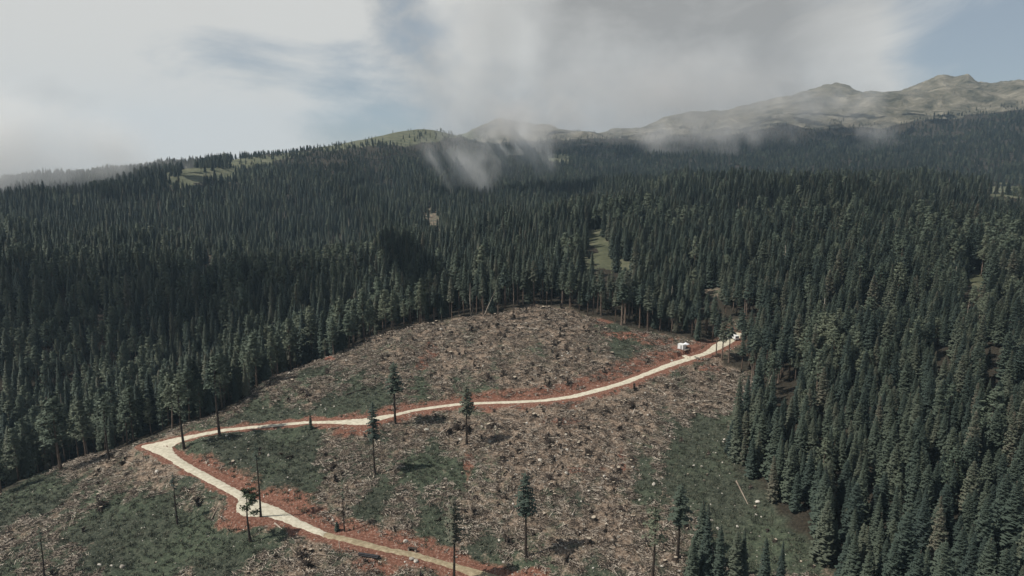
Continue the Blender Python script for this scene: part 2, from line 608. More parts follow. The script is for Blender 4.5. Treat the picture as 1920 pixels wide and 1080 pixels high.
def build_ground_material():
    m, nt, b = principled('ground_cover', 0.95, 0.1)
    L = nt.links.new
    tc = nt.nodes.new('ShaderNodeTexCoord')
    P = tc.outputs['Object']

    def noise(scale, detail=4.0, rough=0.6, dist=0.0, vec=P):
        n = nt.nodes.new('ShaderNodeTexNoise')
        setin(n, Scale=scale, Detail=detail, Roughness=rough, Distortion=dist)
        L(vec, n.inputs['Vector'])
        return n.outputs['Fac']

    def attr(name):
        a = nt.nodes.new('ShaderNodeAttribute')
        a.attribute_name = name
        return a.outputs['Fac']

    def rng_(v, a, c):
        k = nt.nodes.new('ShaderNodeMapRange')
        setin(k, From_Min=a, From_Max=c)
        L(v, k.inputs['Value'])
        return k.outputs[0]

    def math_(op, a, c):
        k = nt.nodes.new('ShaderNodeMath')
        k.operation = op
        for i, v in enumerate((a, c)):
            if isinstance(v, (int, float)):
                k.inputs[i].default_value = v
            else:
                L(v, k.inputs[i])
        return k.outputs[0]

    def mix(f, a, c):
        k = nt.nodes.new('ShaderNodeMix')
        k.data_type = 'RGBA'
        L(f, k.inputs['Factor'])
        L(a, k.inputs['A'])
        L(c, k.inputs['B'])
        return k.outputs['Result']

    fine = noise(1.6, 6.0, 0.7)
    mid = noise(0.32, 5.0, 0.65, 0.4)
    big = noise(0.05, 4.0, 0.6)
    # colours of the covers
    def cr(f, *st):
        r_ = ramp(nt, st)
        L(f, r_.inputs['Fac'])
        return r_.outputs['Color']
    grass = cr(fine, (0.30, (0.016, 0.020, 0.015)), (0.5, (0.046, 0.053, 0.038)), (0.68, (0.105, 0.105, 0.076)))
    grass2 = cr(fine, (0.30, (0.022, 0.029, 0.021)), (0.5, (0.058, 0.072, 0.047)), (0.7, (0.115, 0.125, 0.082)))
    grass = mix(rng_(big, 0.42, 0.62), grass, grass2)
    brash = cr(fine, (0.30, (0.030, 0.024, 0.020)), (0.44, (0.132, 0.096, 0.069)), (0.56, (0.235, 0.180, 0.136)), (0.70, (0.46, 0.385, 0.305)))
    red = cr(fine, (0.3, (0.055, 0.031, 0.025)), (0.48, (0.158, 0.072, 0.048)), (0.58, (0.215, 0.113, 0.080)), (0.69, (0.40, 0.335, 0.28)))
    rockn = noise(0.016, 11.0, 0.74, 0.5)
    rock = cr(rockn, (0.36, (0.052, 0.054, 0.040)), (0.45, (0.130, 0.121, 0.088)), (0.55, (0.215, 0.192, 0.144)), (0.68, (0.36, 0.325, 0.255)))
    meadow = cr(noise(0.08, 6.0, 0.65), (0.3, (0.050, 0.055, 0.034)), (0.5, (0.092, 0.096, 0.058)), (0.7, (0.15, 0.14, 0.095)))
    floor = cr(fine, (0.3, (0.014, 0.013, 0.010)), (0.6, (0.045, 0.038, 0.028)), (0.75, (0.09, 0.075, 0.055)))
    # clearing: grass against brash, broken up by noise
    f = math_('ADD', attr('brash'), math_('MULTIPLY', math_('SUBTRACT', mid, 0.5), 2.4))
    f = math_('ADD', f, math_('MULTIPLY', math_('SUBTRACT', fine, 0.5), 0.8))
    clear = mix(rng_(f, 0.25, 0.75), grass, brash)
    g = math_('ADD', attr('red'), math_('MULTIPLY', math_('SUBTRACT', mid, 0.5), 0.9))
    clear = mix(rng_(math_('ADD', g, math_('MULTIPLY', math_('SUBTRACT', fine, 0.5), 0.7)), 0.3, 0.8), clear, red)
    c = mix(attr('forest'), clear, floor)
    mz = math_('ADD', attr('meadow'), math_('MULTIPLY', math_('SUBTRACT', big, 0.5), 0.5))
    c = mix(rng_(mz, 0.4, 0.6), c, meadow)
    rz = math_('ADD', attr('rock'), math_('MULTIPLY', math_('SUBTRACT', noise(0.012, 5.0, 0.6), 0.5), 1.2))
    c = mix(rng_(rz, 0.35, 0.65), c, rock)
    L(c, b.inputs['Base Color'])
    bp = nt.nodes.new('ShaderNodeBump')
    bp.inputs['Strength'].default_value = 0.9
    bp.inputs['Distance'].default_value = 0.35
    hgt = math_('ADD', fine, math_('MULTIPLY', mid, 0.8))
    L(math_('ADD', hgt, math_('MULTIPLY', math_('MULTIPLY', attr('rock'), rockn), 110.0)), bp.inputs['Height'])
    L(bp.outputs[0], b.inputs['Normal'])
    return m


build_ground_material()
noise_mat('road_gravel', [(0.30, (0.33, 0.30, 0.225)), (0.5, (0.47, 0.43, 0.335)), (0.7, (0.58, 0.54, 0.435))], 0.9, 8.0, 0.95, 0.04)
noise_mat('road_earth', [(0.30, (0.17, 0.135, 0.085)), (0.5, (0.27, 0.22, 0.14)), (0.7, (0.38, 0.32, 0.22))], 0.9, 8.0, 0.95, 0.04)
noise_mat('bark', [(0.3, (0.050, 0.036, 0.027)), (0.5, (0.125, 0.090, 0.068)), (0.7, (0.20, 0.155, 0.125))], 3.0, 5.0, 0.95, 0.02, (1, 1, 0.25), 0.25)
noise_mat('dark_bark', [(0.3, (0.016, 0.013, 0.011)), (0.5, (0.040, 0.031, 0.025)), (0.7, (0.085, 0.068, 0.055))], 3.0, 5.0, 0.95, 0.02, (1, 1, 0.25))
noise_mat('grey_deadwood', [(0.25, (0.13, 0.10, 0.078)), (0.5, (0.30, 0.245, 0.195)), (0.75, (0.52, 0.455, 0.375))], 2.5, 5.0, 0.9, 0.01, (1, 1, 0.3), 0.5)
noise_mat('cut_wood', [(0.3, (0.20, 0.16, 0.12)), (0.5, (0.31, 0.26, 0.20)), (0.7, (0.42, 0.36, 0.28))], 5.0, 4.0, 0.85)
noise_mat('stone', [(0.3, (0.17, 0.15, 0.125)), (0.5, (0.36, 0.33, 0.28)), (0.7, (0.52, 0.48, 0.42))], 1.8, 6.0, 0.95, 0.05, rand=0.3)


def foliage(name, stops, transl=0.0):
    m, nt, b = principled(name, 0.75, 0.25)
    L = nt.links.new
    oi = nt.nodes.new('ShaderNodeObjectInfo')
    tc = nt.nodes.new('ShaderNodeTexCoord')
    n = nt.nodes.new('ShaderNodeTexNoise')
    setin(n, Scale=0.7, Detail=3.0, Roughness=0.6)
    L(tc.outputs['Object'], n.inputs['Vector'])
    geo = nt.nodes.new('ShaderNodeNewGeometry')
    a = nt.nodes.new('ShaderNodeMath')
    a.operation = 'MULTIPLY_ADD'
    L(n.outputs['Fac'], a.inputs[0])
    a.inputs[1].default_value = 0.5
    a.inputs[2].default_value = -0.25
    c = nt.nodes.new('ShaderNodeMath')
    c.operation = 'ADD'
    L(oi.outputs['Random'], c.inputs[0])
    L(a.outputs[0], c.inputs[1])
    rp = ramp(nt, stops)
    L(c.outputs[0], rp.inputs['Fac'])
    L(rp.outputs['Color'], b.inputs['Base Color'])
    return m


foliage('spruce_needles', [(0.0, (0.024, 0.037, 0.030)), (0.35, (0.039, 0.055, 0.041)), (0.7, (0.056, 0.071, 0.049)), (0.95, (0.078, 0.087, 0.060)), (1.0, (0.094, 0.088, 0.063))])
foliage('larch_needles', [(0.0, (0.058, 0.078, 0.054)), (0.5, (0.082, 0.102, 0.070)), (1.0, (0.108, 0.122, 0.080))])
foliage('pine_needles', [(0.0, (0.045, 0.062, 0.030)), (0.5, (0.065, 0.080, 0.038)), (1.0, (0.090, 0.100, 0.050))])
foliage('tuft_green', [(0.0, (0.028, 0.034, 0.024)), (0.5, (0.055, 0.064, 0.043)), (1.0, (0.105, 0.104, 0.072))])


# ------------------------------------------------------------------ mesh helpers
class MB:
    """collects vertices and faces of one mesh"""

    def __init__(self):
        self.v = []
        self.f = []
        self.m = []

    def quad(self, a, b, c, d, mi=0):
        n = len(self.v)
        self.v += [a, b, c, d]
        self.f.append((n, n + 1, n + 2, n + 3))
        self.m.append(mi)

    def tri(self, a, b, c, mi=0):
        n = len(self.v)
        self.v += [a, b, c]
        self.f.append((n, n + 1, n + 2))
        self.m.append(mi)

    def tube(self, pts, rad, sides=6, mi=0, cap=True, capmi=None):
        pts = [Vector(p) for p in pts]
        n0 = len(self.v)
        for i, p in enumerate(pts):
            t = (pts[min(i + 1, len(pts) - 1)] - pts[max(i - 1, 0)])
            t = t.normalized() if t.length > 1e-6 else Vector((0, 0, 1))
            ref = Vector((1, 0, 0)) if abs(t.x) < 0.8 else Vector((0, 1, 0))
            u = t.cross(ref).normalized()
            w = t.cross(u)
            for k in range(sides):
                a = 2 * math.pi * k / sides
                self.v.append(tuple(p + (u * math.cos(a) + w * math.sin(a)) * rad[i]))
        for i in range(len(pts) - 1):
            for k in range(sides):
                a = n0 + i * sides + k
                b = n0 + i * sides + (k + 1) % sides
                self.f.append((a, b, b + sides, a + sides))
                self.m.append(mi)
        if cap:
            self.f.append(tuple(n0 + k for k in range(sides))[::-1])
            self.f.append(tuple(n0 + (len(pts) - 1) * sides + k for k in range(sides)))
            self.m += [mi if capmi is None else capmi] * 2

    def box(self, c, s, mi=0):
        x, y, z = c
        a, b, h = s[0] / 2, s[1] / 2, s[2] / 2
        n = len(self.v)
        for dz in (-h, h):
            for dx, dy in ((-a, -b), (a, -b), (a, b), (-a, b)):
                self.v.append((x + dx, y + dy, z + dz))
        for q in ((3, 2, 1, 0), (4, 5, 6, 7), (0, 1, 5, 4), (1, 2, 6, 5), (2, 3, 7, 6), (3, 0, 4, 7)):
            self.f.append(tuple(n + i for i in q))
            self.m.append(mi)

    def mesh(self, name, mats, smooth=False, crown=0):
        """crown: the first `crown` faces are needle sprays; they face outward and take the rounded shading of the crown"""
        nrm = None
        if crown:
            nrm = np.zeros((len(self.v), 3))
            for fi in range(crown):
                f = self.f[fi]
                a, b, c = (Vector(self.v[i]) for i in f)
                g = (a + b + c) / 3
                fn = (b - a).cross(c - a)
                fn = fn.normalized() if fn.length > 1e-9 else Vector((0, 0, 1))
                o_ = Vector((g.x, g.y, 0.42 * math.hypot(g.x, g.y) + 0.05))
                o_ = o_.normalized() if o_.length > 1e-6 else Vector((0, 0, 1))
                if fn.dot(o_) < 0:
                    f = (f[0], f[2], f[1])
                    self.f[fi] = f
                    fn = -fn
                n_ = (o_ * 0.6 + fn * 0.4).normalized()
                for i in f:
                    nrm[i] = n_
        me = bpy.data.meshes.new(name)
        me.from_pydata([tuple(v) for v in self.v], [], self.f)
        for mt in mats:
            me.materials.append(MATS[mt])
        me.polygons.foreach_set('material_index', self.m)
        if smooth:
            me.polygons.foreach_set('use_smooth', [True] * len(self.f))
        me.update()
        if nrm is not None:
            me.polygons.foreach_set('use_smooth', [i < crown for i in range(len(self.f))])
            me.normals_split_custom_set_from_vertices(nrm.tolist())
        return me


def link(name, data, parent=None, loc=None, rot=None, scl=None):
    o = bpy.data.objects.new(name, data)
    COL.objects.link(o)
    if parent is not None:
        o.parent = parent
    if loc is not None:
        o.location = loc
    if rot is not None:
        o.rotation_euler = rot
    if scl is not None:
        o.scale = scl
    return o


def tag(o, label=None, cat=None, group=None, kind=None):
    if label:
        o['label'] = label
    if cat:
        o['category'] = cat
    if group:
        o['group'] = group
    if kind:
        o['kind'] = kind
    return o


# ------------------------------------------------------------------ ground mesh
BRASH_PX = [  # (px, py, radius px, weight)  brown litter + / green -
    (1050, 850, 130, 0.55), (1120, 1000, 110, 0.6), (1000, 800, 140, 0.4), (700, 850, 90, 0.35), (900, 640, 200, 0.45), (1000, 600, 120, 0.4),
    (620, 700, 110, 0.3), (1150, 780, 120, 0.45), (900, 980, 70, 0.35), (200, 890, 110, 0.3), (330, 870, 60, 0.35), (560, 1060, 80, 0.4),
    (130, 990, 90, 0.15), (1310, 700, 70, 0.35), (800, 900, 60, 0.2), (400, 960, 50, 0.5),
    (1330, 860, 120, -0.9), (1430, 960, 110, -0.9), (1480, 1040, 90, -0.8), (520, 860, 110, -0.75), (430, 830, 60, -0.5), (300, 1000, 130, -0.45), (60, 950, 90, -0.4),
    (820, 870, 60, -0.5), (760, 930, 80, -0.4), (800, 990, 60, -0.5), (1010, 930, 55, -0.4), (960, 1050, 70, -0.4), (700, 735, 90, -0.35), (590, 760, 80, -0.5), (880, 735, 60, -0.5),
    (1000, 660, 50, -0.5), (650, 690, 60, -0.4), (1180, 660, 60, -0.3), (420, 1060, 100, -0.4), (930, 800, 40, -0.4),
    (150, 1000, 190, -0.28), (320, 1030, 160, -0.25), (60, 920, 100, -0.2), (560, 800, 60, -0.3), (780, 860, 70, -0.2)]
RED_PX = [(1110, 880, 60, 7), (1165, 870, 9, 30), (880, 870, 12, 26), (1060, 790, 45, 8), (1180, 628, 60, 9), (1230, 640, 50, 9), (1300, 655, 40, 9), (1130, 603, 30, 7), (545, 940, 55, 28), (430, 905, 22, 14),
          (700, 1005, 50, 14), (790, 1018, 40, 18), (810, 655, 14, 22), (790, 680, 12, 18), (700, 1060, 45, 18), (660, 808, 45, 14), (1330, 690, 30, 9), (620, 672, 8, 6), (1000, 1073, 40, 10), (440, 985, 40, 14)]


def build_ground():
    az_f = np.linspace(R(-41), R(41), 720)
    az_c = np.concatenate([np.linspace(R(-180), R(-41), 60)[:-1], az_f, np.linspace(R(41), R(180), 60)[1:-1]])
    r1 = np.concatenate([[30.0, 60, 90], np.arange(120, 345, 0.85)])
    r2 = np.concatenate([np.exp(np.linspace(math.log(346), math.log(1900), 160)), np.arange(1912, 3000, 11.0), np.linspace(3020, 4500, 16)])
    rr = np.concatenate([r1, r2])
    A, Rr = np.meshgrid(az_c, rr)
    X = Rr * np.sin(A)
    Y = Rr * np.cos(A)
    na, nr = len(az_c), len(rr)
    x, y = X.ravel(), Y.ravel()
    z, d, s = full_height(x, y, True)
    r = np.hypot(x, y)
    # masks
    inside = in_poly(x, y, EDGE)
    ed = np.where(r < 480, poly_dist(x, y, EDGE), 1e3)
    sd = np.where(inside, -ed, ed)
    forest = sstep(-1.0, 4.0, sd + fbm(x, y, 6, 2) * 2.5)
    px, py = project(x, y, z)
    brash = np.full(x.shape, 0.36)
    for (bx, by, br, w) in BRASH_PX:
        brash += w * np.exp(-(((px - bx) / br) ** 2 + ((py - by) / (br * 0.6)) ** 2))
    # drag lines straight down the slope
    brash += 0.5 * fbm(x * 1.0, y * 0.3, 9.0, 3, 0.5, 4.4) + 0.35 * fbm(x, y, 22, 2, 0.5, 1.4)
    wn = fbm(x, y, 5.0, 3, 0.5, 2.2)
    red = np.zeros(x.shape)
    npair = len(PAIRS) - 1
    si = np.floor(s) / 14.0                       # position along the surveyed pairs
    kA = [0, 3, 6, 9, 11, 13, 16, 18, 20, 22, 24, 27, 30, 33, 36, 39, 42, 45, 47, npair]
    wA = [2.0, 3.0, 4.2, 4.5, 5.5, 3.0, 4.2, 3.6, 1.6, 0.6, 0.6, 0.9, 1.6, 3.2, 3.0, 3.4, 3.0, 2.6, 2.4, 2.0]
    wB = [2.2, 2.6, 2.8, 2.2, 2.6, 3.6, 1.0, 0.8, 1.0, 1.4, 1.4, 2.2, 2.6, 3.0, 3.4, 4.4, 7.5, 9.0, 8.0, 5.0]
    bw = np.where(s - np.floor(s) < 0.25, np.interp(si, kA, wA), np.interp(si, kA, wB))
    red = np.maximum(red, np.where(d < 20, 1 - sstep(bw * 0.7, bw * 1.9 + 0.4, d + wn * 1.6), 0))
    for (bx, by, ra, rb) in RED_PX:
        q = np.sqrt(((px - bx) / ra) ** 2 + ((py - by) / rb) ** 2)
        red = np.maximum(red, 1.0 * (1 - sstep(0.4, 1.25, q + wn * 0.5)))
    red = np.where(r < 420, red, 0) * 0.95
    tl = treeline(x, y, r)
    above = sstep(-6, 10, z - tl) * (r > 800)
    meadow = np.zeros(x.shape)
    gn = fbm(x, y, 26, 4, 0.6, 3.3)
    for (gx, gy, ga, gb, k) in GAPS:
        q = ((px - gx) / (ga * 1.5)) ** 2 + ((py - gy) / (gb * 1.9)) ** 2
        q = q + 0.9 * gn
        v = (q < 0.9) & (r > 330)
        if k == 'm':
            meadow = np.where(v, 1.0, meadow)
        else:
            brash = np.where(v, 0.5, brash)
            forest = np.where(v, 0.0, forest)
    azd = np.degrees(A.ravel())
    grassy = 1 - sstep(-6, 0, azd)
    meadow = np.maximum(meadow, above * grassy)
    rock = above * (1 - grassy) * 0.9
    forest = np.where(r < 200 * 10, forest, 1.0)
    globals()['GZ'] = (float(z.min()), float(z.max()))
    me = bpy.data.meshes.new('ground')
    co = np.stack([x, y, z], 1)
    nv = na * nr
    I = np.arange(nr - 1)[:, None] * na
    J = np.arange(na)[None]
    J2 = (J + 1) % na
    q = np.stack([I + J, I + J2, I + na + J2, I + na + J], -1).reshape(-1, 4)[:, ::-1]
    me.vertices.add(nv)
    me.vertices.foreach_set('co', co.ravel())
    me.loops.add(q.size)
    me.loops.foreach_set('vertex_index', q.ravel().astype(np.int32))
    me.polygons.add(len(q))
    me.polygons.foreach_set('loop_start', np.arange(0, q.size, 4, dtype=np.int32))
    me.polygons.foreach_set('loop_total', np.full(len(q), 4, dtype=np.int32))
    me.polygons.foreach_set('use_smooth', np.ones(len(q), bool))
    me.update(calc_edges=True)
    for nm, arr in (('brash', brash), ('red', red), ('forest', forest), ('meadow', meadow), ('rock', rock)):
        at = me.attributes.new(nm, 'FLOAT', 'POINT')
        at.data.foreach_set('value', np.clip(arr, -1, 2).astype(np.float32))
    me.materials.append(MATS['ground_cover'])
    o = link('ground', me)
    tag(o, kind='structure')
    return o


build_ground()


def build_road():
    mb_n = 9
    n = len(RA)
    V = []
    split = 14 * 8 + 6                # below this the track is trodden earth, above it fresh gravel
    jitA = fbm(np.arange(n) * 0.9, np.zeros(n), 3.0, 3) * 0.35
    jitB = fbm(np.arange(n) * 0.9, np.full(n, 50.0), 3.0, 3) * 0.35
    for i in range(n):
        a, b = RA[i], RB[i]
        dirv = (b - a) / max(np.linalg.norm(b - a), 1e-6)
        a = a - dirv * jitA[i]
        b = b + dirv * jitB[i]
        for k in range(mb_n):
            t = k / (mb_n - 1)
            p = a * (1 - t) + b * t
            crown = 0.05 - 0.10 * abs(t - 0.5) * 2 - (0.12 if k in (0, mb_n - 1) else 0)
            rut = -0.03 * (math.exp(-((t - 0.27) / 0.07) ** 2) + math.exp(-((t - 0.73) / 0.07) ** 2))
            V.append((p[0], p[1], RZ[i] + 0.04 + crown + rut))
    F, M = [], []
    for i in range(n - 1):
        for k in range(mb_n - 1):
            a = i * mb_n + k
            F.append((a, a + 1, a + mb_n + 1, a + mb_n))
            M.append(1 if i < split + random.choice((-1, 0, 1)) else 0)
    me = bpy.data.meshes.new('gravel_road')
    me.from_pydata(V, [], F)
    me.materials.append(MATS['road_gravel'])
    me.materials.append(MATS['road_earth'])
    me.polygons.foreach_set('material_index', M)
    me.polygons.foreach_set('use_smooth', [True] * len(F))
    me.update()
    # faces must look up
    if sum(p.normal.z for p in me.polygons) < 0:
        me.flip_normals()
    tag(link('road', me), kind='structure')


build_road()
# ------------------------------------------------------------------ tree shapes (20 m tall, scaled when planted)
def rot2(v, a):
    return Vector((v.x * math.cos(a) - v.y * math.sin(a), v.x * math.sin(a) + v.y * math.cos(a), v.z))


def spruce_crown(rnd, start=0.06, rmax=2.3, dens=1.0, shape=0.85, gap=0.0, droop=1.0):
    mb = MB()
    H = 20.0
    z = H * start
    lean = rnd.uniform(-0.15, 0.15), rnd.uniform(-0.15, 0.15)
    while z < H - 0.25:
        t = (z - H * start) / (H * (1 - start))
        rad = rmax * (1 - t) ** shape * min(1.0, 0.55 + t * 4.0) + 0.12
        nb = int((5 + 4 * (1 - t)) * dens) + 1
        a0 = rnd.uniform(0, 6.28)
        for k in range(nb):
            if rnd.random() < gap:
                continue
            a = a0 + 6.283 * k / nb + rnd.uniform(-0.35, 0.35)
            ln = rad * rnd.uniform(0.62, 1.18)
            zb = z + rnd.uniform(-0.22, 0.22)
            d = Vector((math.cos(a), math.sin(a), 0))
            s = Vector((-d.y, d.x, 0))
            drop = (-0.10 + 0.62 * (1 - t)) * droop * ln * rnd.uniform(0.7, 1.2)
            cx, cy = lean[0] * t, lean[1] * t

            def at(u):
                return Vector((cx, cy, zb)) + d * (ln * u) + Vector((0, 0, -drop * u * u ** 0.3 + 0.12 * ln * max(0, u - 0.7)))
            wid = 0.17 * ln + 0.16
            for u0, u1 in ((0.08, 0.5), (0.42, 0.78), (0.7, 1.0)):
                p0, p1 = at(u0), at(u1)
                for sg in (-1, 1):
                    w = wid * rnd.uniform(0.8, 1.5)
                    mb.tri(p0, p0 + s * (sg * w) + d * (0.16 * ln) + Vector((0, 0, -w * rnd.uniform(0.25, 0.9))), p1)
                w = wid * rnd.uniform(0.8, 1.4)
                mb.tri(p0, p1, (p0 + p1) / 2 + Vector((0, 0, -w * 1.3)) + s * rnd.uniform(-0.1, 0.1))
        z += rnd.uniform(0.34, 0.5) / dens * (1.25 - 0.5 * t)
    # leader
    for k in range(3):
        a = k * 2.1
        mb.tri((lean[0], lean[1], H + 0.35), (lean[0] + 0.16 * math.cos(a), lean[1] + 0.16 * math.sin(a), H - 0.7), (lean[0] + 0.16 * math.cos(a + 2), lean[1] + 0.16 * math.sin(a + 2), H - 0.7))
    return mb


def larch_crown(rnd, start=0.35, rmax=2.9, n=110, leaf=0.5, per=17):
    """loose crown of level boughs set with soft sprays"""
    mb = MB()
    H = 20.0
    for i in range(n):
        t = rnd.random() ** 0.9
        z = H * (start + (0.985 - start) * t)
        rad = rmax * (1 - t) ** 0.72 * min(1, 0.45 + 2.2 * t) * rnd.uniform(0.55, 1.1) + 0.2
        a = rnd.uniform(0, 6.283)
        d = Vector((math.cos(a), math.sin(a), 0))
        rise = rnd.uniform(-0.22, 0.12)
        mb.tri(Vector((0, 0, z)), Vector((0, 0, z - 0.1)), Vector((0, 0, z)) + d * rad * 0.9 + Vector((0, 0, rise * rad)), 1)
        for k in range(per):
            u = 0.2 + 0.85 * rnd.random() ** 0.7
            c = Vector((0, 0, z)) + d * rad * u + Vector((rnd.gauss(0, 0.22), rnd.gauss(0, 0.22), rise * rad * u + rnd.gauss(-0.1, 0.16)))
            e = leaf * rnd.uniform(0.5, 1.1)
            p = [c + Vector((rnd.uniform(-e, e), rnd.uniform(-e, e), rnd.uniform(-e, e) * 0.8)) for _ in range(3)]
            mb.tri(*p)
    return mb


def pine_crown(rnd, start=0.55):
    """a few ragged boughs leaning one way at the top of a bare stem"""
    mb = MB()
    H = 20.0
    for i in range(20):
        t = rnd.random()
        z = H * (start + (0.98 - start) * t)
        a = rnd.gauss(0.4, 1.5)
        rad = rnd.uniform(1.0, 3.4) * (1.15 - 0.65 * t)
        d = Vector((math.cos(a), math.sin(a), 0))
        drop = rnd.uniform(-0.1, 0.5)
        end = Vector((0, 0, z)) + d * rad + Vector((0, 0, -drop * rad))
        mb.tri((0, 0, z), (0, 0, z - 0.14), end, 1)
        for k in range(62):
            u = 0.3 + 0.75 * rnd.random() ** 0.6
            c = Vector((0, 0, z)) + (end - Vector((0, 0, z))) * u + Vector((rnd.gauss(0, 0.34), rnd.gauss(0, 0.34), rnd.gauss(-0.15, 0.3)))
            e = 0.46 * rnd.uniform(0.5, 1.1)
            mb.tri(*[c + Vector((rnd.uniform(-e, e), rnd.uniform(-e, e), rnd.uniform(-e, e))) for _ in range(3)])
    return mb


def trunk_mesh(rnd, r0=0.26, top=19.6, sides=7, bend=0.15, snags=0, start=1.0, stop=10.0):
    mb = MB()
    n = 7
    bx, by = rnd.uniform(-bend, bend), rnd.uniform(-bend, bend)
    pts, rad = [], []
    for i in range(n):
        t = i / (n - 1)
        k = math.sin(math.pi * t)
        pts.append((bx * k, by * k, -0.6 + (top + 0.6) * t))
        rad.append(r0 * (1.25 if i == 0 else 1) * (1 - 0.9 * t) + 0.02)
    mb.tube(pts, rad, sides)
    for i in range(snags):           # dead branch stubs
        z = rnd.uniform(start, stop)
        a = rnd.uniform(0, 6.283)
        ln = rnd.uniform(0.4, 1.3)
        d = Vector((math.cos(a), math.sin(a), rnd.uniform(-0.5, 0.1)))
        p = Vector((0, 0, z))
        w = Vector((-d.y, d.x, 0)) * 0.035
        mb.tri(p - w, p + w, p + d * ln)
        mb.tri(p + Vector((0, 0, 0.04)), p - Vector((0, 0, 0.04)), p + d * ln)
    return mb


PROTO = []      # (name, crown mesh, trunk mesh)


def proto(name, crown, trunk, mats_c, mats_t):
    cm = crown.mesh(name + '_crown', mats_c, False, len(crown.f)) if crown else None
    tm = trunk.mesh(name + '_trunk', mats_t)
    # one joined shape for the mass of the wood
    j = MB()
    if crown:
        j.v, j.f, j.m = list(crown.v), list(crown.f), list(crown.m)
    n = len(j.v)
    j.v = j.v + list(trunk.v)
    j.f = j.f + [tuple(i + n for i in f) for f in trunk.f]
    j.m = j.m + [len(mats_c)] * len(trunk.f)
    jm = j.mesh(name + '_whole', list(mats_c) + list(mats_t), False, len(crown.f) if crown else 0)
    PROTO.append((name, cm, tm, jm))


def rn(s):
    return random.Random(s)


for s in range(5):
    proto('spruce', spruce_crown(rn(s), rn(s).uniform(0.03, 0.10), rn(s + 50).uniform(1.9, 2.7), 1.0, (0.95, 0.7, 0.8, 0.58, 0.66)[s]), trunk_mesh(rn(s)), ['spruce_needles'], ['bark'])
for s in range(3):      # 5-7 drawn-up edge spruce with a long bare stem
    proto('spruce', spruce_crown(rn(20 + s), 0.42 + 0.07 * s, 1.9, 0.85, 0.6, 0.18), trunk_mesh(rn(30 + s), 0.24, 19.5, 7, 0.2, 26, 2.0, 10.0), ['spruce_needles'], ['bark'])
for s in range(3):      # 8-10 larch
    proto('larch', larch_crown(rn(40 + s), 0.30 + 0.05 * s, 3.1), trunk_mesh(rn(41 + s), 0.24, 19.5, 7, 0.25, 8, 2.0, 8.0), ['larch_needles', 'bark'], ['bark'])
# 11-13 lone, sparse spruce on a dark pole-like stem
for s in range(2):
    proto('spruce', spruce_crown(rn(60 + s), 0.54 - 0.02 * s, 1.75, 0.8, 0.55, 0.15), trunk_mesh(rn(61 + s), 0.22, 19.5, 7, 0.2, 14, 4.0, 11.0), ['spruce_needles'], ['dark_bark'])
proto('spruce', spruce_crown(rn(71), 0.72, 1.0, 0.6, 0.5, 0.5), trunk_mesh(rn(72), 0.20, 19.6, 7, 0.2, 34, 6.0, 18.0), ['spruce_needles'], ['dark_bark'])
proto('pine', pine_crown(rn(81)), trunk_mesh(rn(82), 0.30, 19.2, 7, 0.5, 6, 5, 10), ['pine_needles', 'dark_bark'], ['dark_bark'])     # 14
proto('dead', None, trunk_mesh(rn(91), 0.22, 15.0, 7, 0.3, 40, 3.0, 14.0), [], ['grey_deadwood'])                                # 15
proto('larch', larch_crown(rn(47), 0.48, 2.4, 60, 0.40, 13), trunk_mesh(rn(48), 0.22, 19.5, 7, 0.25, 10, 3.0, 9.0), ['larch_needles', 'dark_bark'], ['dark_bark'])   # 16

TREE_NAME = {'spruce': 'spruce_tree', 'larch': 'larch_tree', 'pine': 'pine_tree', 'dead': 'dead_tree'}


def plant(pi, x, y, z, h, wid=1.0, rz=0.0, label='', group=None, tilt=(0, 0), cat='tree'):
    nm, cm, tm, _ = PROTO[pi]
    e = bpy.data.objects.new(TREE_NAME[nm], None)
    e.empty_display_size = 1.0
    COL.objects.link(e)
    e.location = (x, y, z)
    e.rotation_euler = (tilt[0], tilt[1], rz)
    k = h / 20.0
    e.scale = (k * wid, k * wid, k)
    link('trunk', tm, e)
    if cm:
        link('crown', cm, e)
    tag(e, label, cat, group)
    return e


